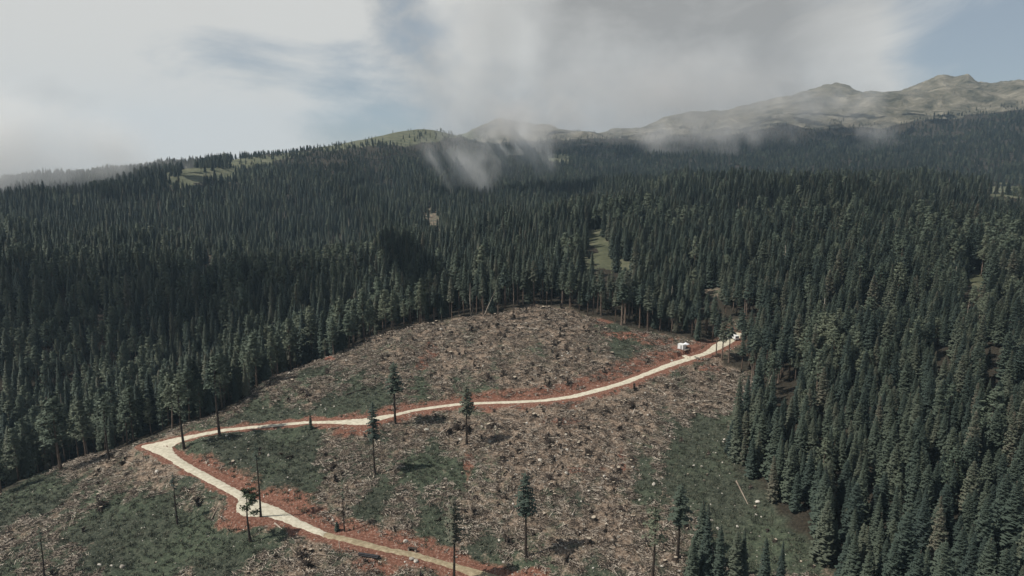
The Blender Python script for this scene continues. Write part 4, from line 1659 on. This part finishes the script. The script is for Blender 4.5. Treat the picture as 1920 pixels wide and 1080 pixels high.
LOGS = [((969, 616), (1009, 618), 0.30, 0, 'long pale log lying level on the crown of the upper slope'),
        ((960, 610), (1029, 602), 0.22, 0, 'long grey trunk rising to the right under the back wood edge'),
        ((983, 608), (1043, 600), 0.20, 1, 'thin grey trunk beside the longer one under the back wood edge'),
        ((860, 593), (886, 601), 0.24, 2, 'pale log slanting down at the back wood edge by the leaning stem'),
        ((842, 612), (900, 608), 0.20, 0, 'grey trunk at the back wood edge left of the pale snag'),
        ((937, 610), (1000, 608), 0.2, 1, 'grey trunk lying level below the pale snag'),
        ((731, 627), (756, 625), 0.2, 2, 'short grey log at the left wood edge on the upper slope'),
        ((969, 625), (978, 632), 0.28, 0, 'short bright log below the level trunks on the upper slope'),
        ((649, 741), (719, 721), 0.30, 3, 'long dark log slanting up left of the lone dense-crowned spruce'),
        ((831, 668), (881, 671), 0.20, 4, 'thin dark log beside the red gully on the upper slope'),
        ((1307, 733), (1387, 747), 0.2, 0, 'long thin grey trunk below the road end near the right-hand stand'),
        ((1313, 731), (1352, 739), 0.16, 1, 'short grey trunk beside the long thin one near the right-hand stand'),
        ((1380, 903), (1402, 946), 0.24, 2, 'long bare bright log on the green strip beside the right-hand stand'),
        ((515, 983), (529, 995), 0.26, 2, 'short bright log on the red bank below the turnout'),
        ((531, 990), (534, 984), 0.12, 1, 'small pale stick leaning beside the short bright log below the turnout'),
        ((632, 809), (646, 801), 0.12, 2, 'thin pale pole on the red bank under the lay-by'),
        ((309, 882), (323, 872), 0.16, 0, 'grey pole below the lower road near the hairpin'),
        ((600, 866), (608, 878), 0.13, 1, 'pale pole on the litter slope above the turnout, left one'),
        ((651, 864), (655, 880), 0.13, 0, 'pale pole on the litter slope above the turnout, right one'),
        ((636, 876), (652, 879), 0.12, 2, 'pale pole crossing the foot of the right one above the turnout'),
        ((545, 1028), (560, 1045), 0.16, 1, 'grey log on the litter below the lower road'),
        ((590, 1040), (620, 1046), 0.15, 0, 'pale thin log left of the black pipes'),
        ((1085, 893), (1150, 897), 0.16, 3, 'dark log along the lower rim of the red skid track'),
        ((955, 767), (975, 758), 0.15, 1, 'grey pole just under the bend of the upper road'),
        ((1045, 778), (1070, 770), 0.18, 0, 'pale log below the upper road near its red lower bank'),
        ((640, 1070), (646, 1082), 0.14, 2, 'short pale log at the bottom edge left of the pipes')]
for (a, b, r, mi, lab) in LOGS:
    x, y, _ = pix_ground([a[0], b[0]], [a[1], b[1]])
    lay_log(x[0], y[0], x[1], y[1], r, (LOGM + LOGD)[mi], lab, 'logs left on the felled slope')
ids = take(130, cd > 4, np.clip(litter, 0.02, 1.2) ** 1.5)
labs, recs = [], []
for i in ids:
    ln = rng.uniform(1.6, 5.5)
    a = rng.uniform(0, 3.14)
    m = int(rng.integers(0, 5))
    if not (5 < cpx[i] < 1915 and cpy[i] < 1078):
        continue
    lk = ('long ' if ln > 4 else 'short ' if ln < 2.6 else '') + ('dark ' if m > 2 else 'grey ') + 'branchless log'
    recs.append((i, ln, a, m, lk + ' ' + place_of(cpx[i], cpy[i])))
names = single_out(recs, 0, 4, cpx)
for i, ln, a, m, lab in recs:
    lab = names[i]
    lay_log(cx[i] - ln / 2 * math.cos(a), cyy[i] - ln / 2 * math.sin(a), cx[i] + ln / 2 * math.cos(a), cyy[i] + ln / 2 * math.sin(a), rng.uniform(0.08, 0.2), (LOGM + LOGD)[m], lab,
            'logs left on the felled slope')


# brash: heaps of cut branches, one mass
def brash_mesh(rnd, n=16, spread=1.1):
    mb = MB()
    for k in range(n):
        a = rnd.uniform(0, 3.1416)
        ln = rnd.uniform(0.4, 1.7)
        c = Vector((rnd.gauss(0, spread * 0.5), rnd.gauss(0, spread * 0.5), rnd.uniform(0.02, 0.30)))
        d = Vector((math.cos(a), math.sin(a), rnd.uniform(-0.25, 0.35))) * ln / 2
        r = rnd.uniform(0.02, 0.07)
        mb.tube([c - d, c + d], [r, r * 0.6], 3, 0 if rnd.random() < 0.72 else 1, False)
    for k in range(10):
        c = Vector((rnd.gauss(0, spread * 0.5), rnd.gauss(0, spread * 0.5), rnd.uniform(0.02, 0.22)))
        p = [c + Vector((rnd.uniform(-0.3, 0.3), rnd.uniform(-0.3, 0.3), rnd.uniform(-0.1, 0.2))) for _ in range(3)]
        mb.tri(*p, 1)
    return mb.mesh('brash', ['grey_deadwood', 'dark_bark'])


BR = [brash_mesh(rn(400 + s)) for s in range(5)]
ids = take(15000, cd > 3.0, np.clip(litter - 0.12, 0.0, 1.2) ** 1.4 * np.where(cd < 7, 0.35, 1.0))
s = rng.uniform(0.6, 1.35, len(ids))
scatter('brash_litter', np.stack([cx[ids], cyy[ids], cz[ids]], 1), np.stack([rng.uniform(-0.15, 0.15, len(ids)), rng.uniform(-0.15, 0.15, len(ids)), rng.uniform(0, 6.28, len(ids))], 1),
        np.repeat(s[:, None], 3, 1), rng.integers(0, 5, len(ids)), BR, 'grey-brown litter of cut branches spread over the felled slope', 'branches')


def tuft_mesh(rnd, n=22):
    mb = MB()
    for k in range(n):
        a = rnd.uniform(0, 6.283)
        q = Vector((rnd.gauss(0, 0.3), rnd.gauss(0, 0.3), -0.05))
        w = Vector((-math.sin(a), math.cos(a), 0)) * rnd.uniform(0.05, 0.12)
        mb.tri(q - w, q + w, q + Vector((math.cos(a) * rnd.uniform(0.1, 0.4), math.sin(a) * rnd.uniform(0.1, 0.4), rnd.uniform(0.2, 0.5))))
    return mb.mesh('tuft', ['tuft_green'])


TU = [tuft_mesh(rn(500 + s)) for s in range(4)]
ids = take(22000, cd > 2.6, np.clip(1.15 - litter, 0.05, 1.3) ** 1.5 * np.where(cd < 5, 0.25, 1))
s = rng.uniform(0.6, 1.5, len(ids))
scatter('ground_plants', np.stack([cx[ids], cyy[ids], cz[ids]], 1), np.stack([np.zeros(len(ids)), np.zeros(len(ids)), rng.uniform(0, 6.28, len(ids))], 1),
        np.repeat(s[:, None], 3, 1), rng.integers(0, 4, len(ids)), TU, 'low green grass and bilberry growing back on the felled slope', 'grass')

# ------------------------------------------------------------------ cabin, tent, vehicles and small things
noise_mat('white_panel', [(0.3, (0.62, 0.62, 0.60)), (0.7, (0.76, 0.76, 0.74))], 1.5, 4.0, 0.5)
noise_mat('canvas_white', [(0.3, (0.70, 0.71, 0.72)), (0.7, (0.80, 0.81, 0.82))], 2.0, 3.0, 0.8)
noise_mat('concrete', [(0.3, (0.24, 0.20, 0.165)), (0.7, (0.36, 0.31, 0.26))], 2.0, 5.0, 0.9)
noise_mat('black_plastic', [(0.3, (0.010, 0.010, 0.012)), (0.7, (0.026, 0.026, 0.030))], 3.0, 3.0, 0.45)
noise_mat('dark_glass', [(0.3, (0.010, 0.012, 0.014)), (0.7, (0.02, 0.022, 0.026))], 1.0, 1.0, 0.15, spec=0.5)
noise_mat('rubber', [(0.3, (0.012, 0.012, 0.012)), (0.7, (0.03, 0.03, 0.03))], 3.0, 3.0, 0.9)
noise_mat('grey_metal', [(0.3, (0.20, 0.20, 0.20)), (0.7, (0.34, 0.34, 0.33))], 3.0, 3.0, 0.5)
noise_mat('lamp_red', [(0.3, (0.25, 0.02, 0.015)), (0.7, (0.32, 0.03, 0.02))], 1.0, 1.0, 0.4)
noise_mat('pale_beam', [(0.3, (0.50, 0.45, 0.35)), (0.7, (0.68, 0.62, 0.50))], 3.0, 4.0, 0.85, stretch=(0.3, 1, 1))


def boxpart(name, c, s, mat, parent, bev=0.0):
    mb = MB()
    mb.box(c, s)
    me = mb.mesh(name, [mat])
    o = link(name, me, parent)
    if bev:
        b = o.modifiers.new('b', 'BEVEL')
        b.width = bev
        b.segments = 2
    return o


def root(name, x, y, z, rzz, label, cat, group=None):
    e = bpy.data.objects.new(name, None)
    COL.objects.link(e)
    e.location = (x, y, z)
    e.rotation_euler = (0, 0, rzz)
    tag(e, label, cat, group)
    return e


x, y, _ = pix_ground([1278], [655.5])
z = full_height(x, y)
x, y, z = float(x[0]), float(y[0]), float(z[0])
pad = MB()
pad.box((0, 0, 0), (5.4, 3.9, 0.3))
po = link('concrete_pad', pad.mesh('concrete_pad', ['concrete']), None, (x + 0.7, y + 0.4, z + 0.02), (0, 0, R(-48)))
tag(po, 'pale concrete pad under the white cabin and tent', 'pad')
cb = root('site_cabin', x, y, z + 0.17, R(-48), 'white box-shaped site cabin on a pale pad beside the red yard', 'cabin')
for nm, c, s in (('wall', (0, -1.27, 1.2), (3.3, 0.06, 2.4)), ('wall', (0, 1.27, 1.2), (3.3, 0.06, 2.4)), ('wall', (-1.62, 0, 1.2), (0.06, 2.48, 2.4)), ('wall', (1.62, 0, 1.2), (0.06, 2.48, 2.4))):
    boxpart(nm, c, s, 'white_panel', cb)
boxpart('roof', (0, 0, 2.46), (3.46, 2.72, 0.12), 'white_panel', cb, 0.03)
dr = boxpart('door', (0.5, -1.32, 1.03), (0.85, 0.05, 2.0), 'grey_metal', cb)
boxpart('handle', (0.82, -1.36, 1.0), (0.12, 0.04, 0.04), 'black_plastic', dr)
for sx in (-1, 1):
    for sy in (-1, 1):
        boxpart('corner_post', (sx * 1.66, sy * 1.31, 1.2), (0.08, 0.08, 2.38), 'grey_metal', cb)

cb.scale = (0.8, 0.8, 0.8)
po.scale = (0.8, 0.8, 1.0)
tx, ty = x + 1.95, y + 1.3
tz = float(full_height(np.array([tx]), np.array([ty]))[0])
tt = root('canopy_tent', tx, ty, z + 0.17, R(-48), 'small white peaked canopy tent right behind the cabin', 'tent')
tt.scale = (0.8, 0.8, 0.8)
mb = MB()
a, e, hgt = 1.45, 2.05, 3.0
cs4 = [(-a, -a), (a, -a), (a, a), (-a, a)]
n = len(mb.v)
for k in range(4):
    p, q = cs4[k], cs4[(k + 1) % 4]
    m1 = ((p[0] + 0) * 0.5, p[1] * 0.5, e + (hgt - e) * 0.40)
    m2 = (q[0] * 0.5, q[1] * 0.5, e + (hgt - e) * 0.40)
    mb.quad((p[0], p[1], e), (q[0], q[1], e), m2, m1)
    mb.tri(m1, m2, (0, 0, hgt))
    mb.quad((p[0], p[1], e - 0.25), (q[0], q[1], e - 0.25), (q[0], q[1], e), (p[0], p[1], e))
link('canopy', mb.mesh('canopy', ['canvas_white']), tt)
for p in cs4:
    boxpart('leg', (p[0] * 0.98, p[1] * 0.98, e / 2 - 0.05), (0.05, 0.05, e + 0.05), 'grey_metal', tt)
boxpart('table', (0.1, 0.2, 0.4), (1.4, 0.8, 0.8), 'black_plastic', tt)


def van(x, y, z, rzz, label, kind='van'):
    v = root('parked_' + kind, x, y, z, rzz, label, kind, 'vehicles parked at the road end')
    mb = MB()
    # side outline extruded across
    if kind == 'van':
        prof = [(-2.3, 0.35), (2.3, 0.35), (2.3, 0.95), (1.75, 1.15), (1.2, 1.95), (0.9, 2.05), (-2.2, 2.05), (-2.3, 1.9)]
    else:
        prof = [(-2.4, 0.4), (2.4, 0.4), (2.4, 0.95), (1.5, 1.05), (0.95, 1.7), (-0.45, 1.72), (-0.7, 1.1), (-2.4, 1.1)]
    w = 0.9
    n = len(prof)
    mb.v = [(p, -w, q) for p, q in prof] + [(p, w, q) for p, q in prof]
    mb.f = [tuple(range(n)), tuple(range(2 * n - 1, n - 1, -1))] + [(i, i + n, (i + 1) % n + n, (i + 1) % n) for i in range(n)]
    mb.m = [0] * len(mb.f)
    o = link('body', mb.mesh('body', ['white_panel']), v)
    b = o.modifiers.new('b', 'BEVEL')
    b.width = 0.08
    b.segments = 2
    for s_ in (-1, 1):
        boxpart('side_window', (0.75, s_ * 0.905, 1.45), (0.7, 0.03, 0.42), 'dark_glass', v)
        boxpart('taillight', (-2.41 if kind != 'van' else -2.31, s_ * 0.75, 0.9), (0.04, 0.16, 0.25), 'lamp_red', v)
    if kind == 'van':
        boxpart('rear_window', (-2.31, 0, 1.55), (0.03, 1.4, 0.5), 'dark_glass', v)
    else:
        boxpart('rear_window', (-0.60, 0, 1.42), (0.06, 1.4, 0.4), 'dark_glass', v)
        boxpart('load_bed', (-1.55, 0, 1.11), (1.5, 1.5, 0.04), 'black_plastic', v)
    wb = MB()
    wb.tube([(0, -0.13, 0), (0, 0.13, 0)], [0.36, 0.36], 14)
    wm = wb.mesh('wheel', ['rubber'])
    rb = MB()
    rb.tube([(0, -0.14, 0), (0, 0.14, 0)], [0.2, 0.2], 10)
    rm = rb.mesh('rim', ['grey_metal'])
    for xx in (-1.45, 1.45):
        for yy in (-0.82, 0.82):
            wo = link('wheel', wm, v, (xx, yy, 0.36))
            link('rim', rm, wo)
    return v


x, y, _ = pix_ground([1377, 1352], [637.5, 634])
z = full_height(x, y)
van(float(x[0]), float(y[0]), float(z[0]) + 0.15, R(100), 'white van parked at the road end, glimpsed between trees')
van(float(x[1]), float(y[1]), float(z[1]) + 0.15, R(80), 'white pickup mostly hidden by the tree clump at the road end', 'pickup')

# two pale beams by the yard
for k, (a, b, lab) in enumerate((((1280, 664.2), (1289, 671.3), 'left of the two parallel pale beams beside the upper road'), ((1283.5, 663.2), (1294, 670), 'right of the two parallel pale beams beside the upper road'))):
    x, y, _ = pix_ground([a[0], b[0]], [a[1], b[1]])
    mb = MB()
    mb.box((0, 0, 0), (1, 1, 1))
    zz = full_height(x, y)
    A_, B_ = Vector((x[0], y[0], zz[0] + 0.3)), Vector((x[1], y[1], zz[1] + 0.3))
    d = B_ - A_
    o = link('beam', mb.mesh('beam', ['pale_beam']), None, (A_ + B_) / 2, d.to_track_quat('X', 'Z').to_euler(), (d.length, 0.42, 0.4))
    tag(o, lab, 'beam', 'pale beams by the road')

# heap of butt logs at the road end
hx, hy, _ = pix_ground([1317], [675])
hz = full_height(hx, hy)
for k in range(16):
    a = rng.uniform(0, 6.28)
    q = np.array([hx[0] + rng.normal(0, 1.5), hy[0] + rng.normal(0, 0.9)])
    zc = float(full_height(q[:1], q[1:])[0]) + rng.uniform(0.1, 0.7)
    ln = rng.uniform(0.8, 2.2)
    o = link('log', (LOGM + LOGD)[int(rng.integers(0, 5))], None, (q[0], q[1], zc), (0, rng.uniform(-0.3, 0.3), a), (ln, 0.2, 0.2))
    tag(o, 'short log in the dark heap beside the road end', 'log', 'logs heaped beside the road end')

# black pipes below the lower road
x, y, _ = pix_ground([674, 712], [1045, 1051])
z = full_height(x, y)
A_, B_ = Vector((x[0], y[0], z[0])), Vector((x[1], y[1], z[1]))
d = (B_ - A_)
side = Vector((-d.y, d.x, 0)).normalized()
mb = MB()
ring_n = 14
for (r_, flip) in ((0.17, 0), (0.145, 1)):
    mb.tube([(-0.5, 0, 0), (0.5, 0, 0)], [r_, r_], ring_n, 0, False)
n = len(mb.v)
for e_ in (0, 1):
    for k in range(ring_n):
        o_, i_ = e_ * ring_n, 2 * ring_n + e_ * ring_n
        mb.f.append((o_ + k, o_ + (k + 1) % ring_n, i_ + (k + 1) % ring_n, i_ + k))
        mb.m.append(0)
pm = mb.mesh('pipe', ['black_plastic'])
for k, (off, up, lab) in enumerate(((-0.36, 0.17, 'black plastic pipe, lowest on the downhill side of the bundle below the road'), (0.0, 0.17, 'black plastic pipe, middle of the bottom row in the bundle'),
                                    (0.36, 0.17, 'black plastic pipe, uphill one of the bottom row in the bundle'), (-0.18, 0.46, 'black plastic pipe on top of the bundle, downhill one'),
                                    (0.18, 0.46, 'black plastic pipe on top of the bundle, uphill one'))):
    c = (A_ + B_) / 2 + side * off + Vector((0, 0, up + 0.25)) + d.normalized() * rng.uniform(-0.25, 0.25)
    tag(link('pipe', pm, None, c, d.to_track_quat('X', 'Z').to_euler(), (d.length, 1, 1)), lab, 'pipe', 'black pipes stacked below the lower road')

# pale marker stake
x, y, _ = pix_ground([637], [1032])
z = full_height(x, y)
mb = MB()
mb.tube([(0, 0, -0.3), (0.03, 0, 1.0), (0.02, 0, 2.1)], [0.09, 0.085, 0.08], 8)
tag(link('marker_stake', mb.mesh('marker_stake', ['pale_beam']), None, (x[0], y[0], z[0]), (0.03, -0.05, 0)), 'pale upright stake on the verge below the lower road', 'stake')

# drain inlet in the red bank
x, y, _ = pix_ground([773], [1030])
z = full_height(x, y)
dn = root('drain_inlet', float(x[0]), float(y[0]), float(z[0]), R(-14), 'dark drain inlet with pale side block in the red bank above the lower road', 'drain')
boxpart('side_block', (-0.95, 0, 0.3), (0.35, 0.8, 0.75), 'concrete', dn, 0.04)
boxpart('side_block', (0.95, 0, 0.25), (0.35, 0.8, 0.65), 'concrete', dn, 0.04)
boxpart('lintel', (0, 0.05, 0.78), (2.3, 0.7, 0.2), 'dark_bark', dn, 0.03)
boxpart('opening_shade', (0, 0.25, 0.28), (1.5, 0.3, 0.75), 'black_plastic', dn)  # solid black box stands in for the shade inside the inlet

# dark round bush and red heap
x, y, _ = pix_ground([632], [992])
z = full_height(x, y)
tb = plant(3, float(x[0]), float(y[0]), float(z[0]), 2.6, 2.6, 0, 'small dark bushy spruce beside the lower road under the slim pole', None, cat='tree')
x, y, _ = pix_ground([620], [673])
z = full_height(x, y)
noise_mat('red_soil', [(0.3, (0.13, 0.05, 0.034)), (0.6, (0.25, 0.115, 0.08))], 1.2, 5.0, 0.95, 0.08)
hm = rock_mesh(rn(999), 3, 0.45)
hm.materials.clear()
hm.materials.append(MATS['red_soil'])
tag(link('earth_heap', hm, None, (x[0], y[0], z[0] + 0.1), (0, 0, 0.3), (2.8, 1.8, 2.2)), 'heap of red earth at the left wood edge above the road', 'heap')

# leaning dead stems at the right-hand edge
for (bx, by, tl_, lab) in ((1418, 762, -0.10, 'pale dead stem leaning slightly left at the right-hand wood edge'), (1428, 765, 0.22, 'pale dead stem leaning right at the right-hand wood edge'), (1405, 748, 0.05, 'pale upright dead stem at the right-hand wood edge')):
    x, y, _ = pix_ground([bx], [by])
    z = full_height(x, y)
    plant(15, float(x[0]), float(y[0]), float(z[0]) - 0.2, 16.0, 1.0, 0.0, lab, 'dead stems at the right-hand wood edge', (0, tl_))


# ------------------------------------------------------------------ drifting fog
def fog_material(name, col, aniso):
    m = bpy.data.materials.new(name)
    m.use_nodes = True
    nt = m.node_tree
    nt.nodes.clear()
    out = nt.nodes.new('ShaderNodeOutputMaterial')
    v = nt.nodes.new('ShaderNodeVolumePrincipled')
    v.inputs['Color'].default_value = (*col, 1)
    v.inputs['Density'].default_value = 1.0
    v.inputs['Density Attribute'].default_value = 'density'
    v.inputs['Anisotropy'].default_value = aniso
    nt.links.new(v.outputs[0], out.inputs['Volume'])
    return m


FOGW = fog_material('fog', (0.98, 0.975, 0.965), 0.2)
FOGG = fog_material('shade_grey_fog', (0.84, 0.825, 0.81), 0.2)  # darker copy of the fog, shade put into its colour


def fog(name, px, py, r, half, dens, noise_size, thr, seed, label, res=64, detail=6.0, soft=1.3, stretch=1.0, lean=0.0, shape_w=1.3, mat=None, at=None, turn=None, namp=3.6, warp=0.35):
    FOGM = mat or FOGW
    dx, dy, dz = (float(t) for t in pix_dir(px, py))
    h = math.hypot(dx, dy)
    c = Vector((dx / h * r, dy / h * r, CZ + dz / h * r))
    if at:
        c = Vector(at)
    vd = bpy.data.volumes.new(name)
    o = link(name, vd, None, c, (0, 0, -math.atan2(dx, dy) if turn is None else turn))
    ng = bpy.data.node_groups.new(name, 'GeometryNodeTree')
    ng.interface.new_socket('Geometry', in_out='INPUT', socket_type='NodeSocketGeometry')
    ng.interface.new_socket('Geometry', in_out='OUTPUT', socket_type='NodeSocketGeometry')
    N_ = ng.nodes.new
    L = ng.links.new
    go = N_('NodeGroupOutput')
    vc = N_('GeometryNodeVolumeCube')
    H = Vector(half)
    vc.inputs['Min'].default_value = -H
    vc.inputs['Max'].default_value = H
    big = max(half)
    for ax, v in zip('XYZ', half):
        vc.inputs['Resolution ' + ax].default_value = max(20, int(res * v / big))
    pos = N_('GeometryNodeInputPosition')

    def vm(op, a, b):
        k = N_('ShaderNodeVectorMath')
        k.operation = op
        L(a, k.inputs[0])
        if isinstance(b, (tuple, Vector)):
            k.inputs[1].default_value = b
        elif b is not None:
            L(b, k.inputs[1])
        return k

    def ma(op, a, b=0.0):
        k = N_('ShaderNodeMath')
        k.operation = op
        for i, v in enumerate((a, b)):
            if isinstance(v, (int, float)):
                k.inputs[i].default_value = v
            else:
                L(v, k.inputs[i])
        return k.outputs[0]
    P = pos.outputs[0]
    if lean:
        sx = N_('ShaderNodeSeparateXYZ')
        L(P, sx.inputs[0])
        cx_ = N_('ShaderNodeCombineXYZ')
        L(ma('MULTIPLY', sx.outputs[2], -lean), cx_.inputs[0])
        P2 = vm('ADD', P, cx_.outputs[0]).outputs[0]
    else:
        P2 = P
    wz = N_('ShaderNodeTexNoise')
    wz.noise_dimensions = '4D'
    wz.inputs['W'].default_value = seed * 1.9 + 11
    wz.inputs['Scale'].default_value = 1.0
    wz.inputs['Detail'].default_value = 2.0
    k_ = 1 / (noise_size * 1.5)
    L(vm('MULTIPLY', P2, (k_, k_, k_)).outputs[0], wz.inputs['Vector'])
    wv = vm('MULTIPLY', vm('SUBTRACT', wz.outputs['Color'], (0.5, 0.5, 0.5)).outputs[0], tuple(2 * warp * min(half[0], half[2]) * Vector((1, 1, 0.6))))
    PS = vm('ADD', P2, wv.outputs[0]).outputs[0]
    nz = N_('ShaderNodeTexNoise')
    nz.noise_dimensions = '4D'
    nz.inputs['W'].default_value = seed * 3.7
    nz.inputs['Scale'].default_value = 1.0
    nz.inputs['Detail'].default_value = detail
    nz.inputs['Roughness'].default_value = 0.6
    nz.inputs['Distortion'].default_value = 0.5
    L(vm('MULTIPLY', P2, (1 / noise_size, 1 / noise_size, stretch / noise_size)).outputs[0], nz.inputs['Vector'])
    q = vm('DIVIDE', PS, tuple(H * 0.98))
    q0 = vm('DIVIDE', P, tuple(H * 0.98))
    ln0 = vm('LENGTH', q0.outputs[0], None)
    ln = vm('LENGTH', q.outputs[0], None)
    shape = ma('SUBTRACT', 1.0, ln.outputs['Value'])
    # keep the walls of the box empty
    sh = ma('MULTIPLY', shape, shape_w)
    f = ma('ADD', sh, ma('MULTIPLY', ma('SUBTRACT', nz.outputs['Fac'], 0.5), namp))
    f = ma('SUBTRACT', f, thr)
    f = ma('MAXIMUM', f, 0.0)
    f = ma('POWER', f, soft)
    edge = ma('MINIMUM', ma('MAXIMUM', ma('MULTIPLY', ma('SUBTRACT', 1.0, ln0.outputs['Value']), 2.5), 0.0), 1.0)
    f = ma('MULTIPLY', ma('MULTIPLY', f, edge), dens)
    L(f, vc.inputs['Density'])
    sm = N_('GeometryNodeSetMaterial')
    sm.inputs['Material'].default_value = FOGM
    L(vc.outputs[0], sm.inputs['Geometry'])
    L(sm.outputs[0], go.inputs[0])
    md = o.modifiers.new('fog', 'NODES')
    md.node_group = ng
    vd.materials.append(FOGM)
    tag(o, label, 'fog', None, 'stuff')
    return o


fog('fog_plume', 905, 20, 880, (88, 40, 250), 0.0095, 80, -0.25, 1, 'pale column of fog rising from the wood left of centre', 150, stretch=0.55, lean=0.12)
fog('fog_wisp', 1003, 285, 860, (40, 36, 75), 0.030, 34, 0.42, 2, 'thin fog wisp right of the tall pale column', 90, stretch=0.45, lean=-0.15)
fog('fog_wisp', 875, 300, 850, (85, 36, 62), 0.026, 40, 0.35, 3, 'torn fog wisp trailing under the tall pale column', 90, stretch=0.55, lean=-0.5)
fog('fog_bank', 0, 285, 1000, (210, 80, 95), 0.016, 80, 0.0, 4, 'bank of fog hiding the ridge at far left', 110)
fog('fog_bank', 1250, 185, 1850, (520, 200, 165), 0.0056, 150, 0.08, 5, 'broad grey cloud bank hiding the mountain right of centre', 140, mat=FOGG)
fog('fog_bank', 985, 222, 1650, (220, 120, 95), 0.013, 90, 0.12, 6, 'grey fog over the ridge beside the pale column', 110, mat=FOGG)
fog('fog_bank', 1540, 190, 2050, (300, 120, 115), 0.0080, 100, 0.3, 7, 'thin fog crossing the rocky mountain face', 110, mat=FOGG)
fog('fog_wisp', 310, 316, 1150, (80, 40, 34), 0.018, 36, 0.4, 8, 'small fog wisp over the ridge trees left of the meadow', 80, mat=FOGG)
fog('fog_wisp', 1640, 250, 1700, (130, 50, 50), 0.012, 50, 0.45, 9, 'small fog wisp over the wood below the rocky mountain', 80, mat=FOGG)
fog('fog_wisp', 1300, 258, 1650, (300, 60, 75), 0.012, 60, 0.3, 10, 'ragged fog wisp over the dark wood right of centre', 110, mat=FOGG)
# broken cloud overhead whose shadows lie on the woods
for nm_, tx_, ty_, tz_, half_, tn_, lab_ in (('cloud', -215, 400, 0, (250, 110, 40), 0.25, 'low cloud overhead shading the ravine wood on the left'),
                                             ('cloud', 235, 540, 60, (260, 62, 30), -0.25, 'low cloud overhead shading a band of the right hill')):
    up_ = 480.0
    fog(nm_, 960, 300, 500, half_, 0.035, 110, 0.1, 20 + half_[1], lab_, 60, 3.0, at=(tx_ + SUN_DIR.x / SUN_DIR.z * up_, ty_ + SUN_DIR.y / SUN_DIR.z * up_, tz_ + up_), turn=tn_)

# ------------------------------------------------------------------ haze
hb = MB()
hz0, hz1 = GZ[0] - 1.0, GZ[1] + 12.0
hb.box((0, 0, (hz0 + hz1) / 2), (9200, 9200, hz1 - hz0))
print('haze', hz0, hz1)
hm_ = bpy.data.materials.new('haze')
hm_.use_nodes = True
nt = hm_.node_tree
nt.nodes.clear()
ho = nt.nodes.new('ShaderNodeOutputMaterial')
hv = nt.nodes.new('ShaderNodeVolumePrincipled')
hv.inputs['Color'].default_value = (0.58, 0.80, 1.0, 1)
hv.inputs['Density'].default_value = 0.00008
hv.inputs['Anisotropy'].default_value = 0.1
nt.links.new(hv.outputs[0], ho.inputs['Volume'])
MATS['haze'] = hm_
tag(link('haze', hb.mesh('haze', ['haze'])), 'pale even haze over the valley', 'haze', None, 'stuff')
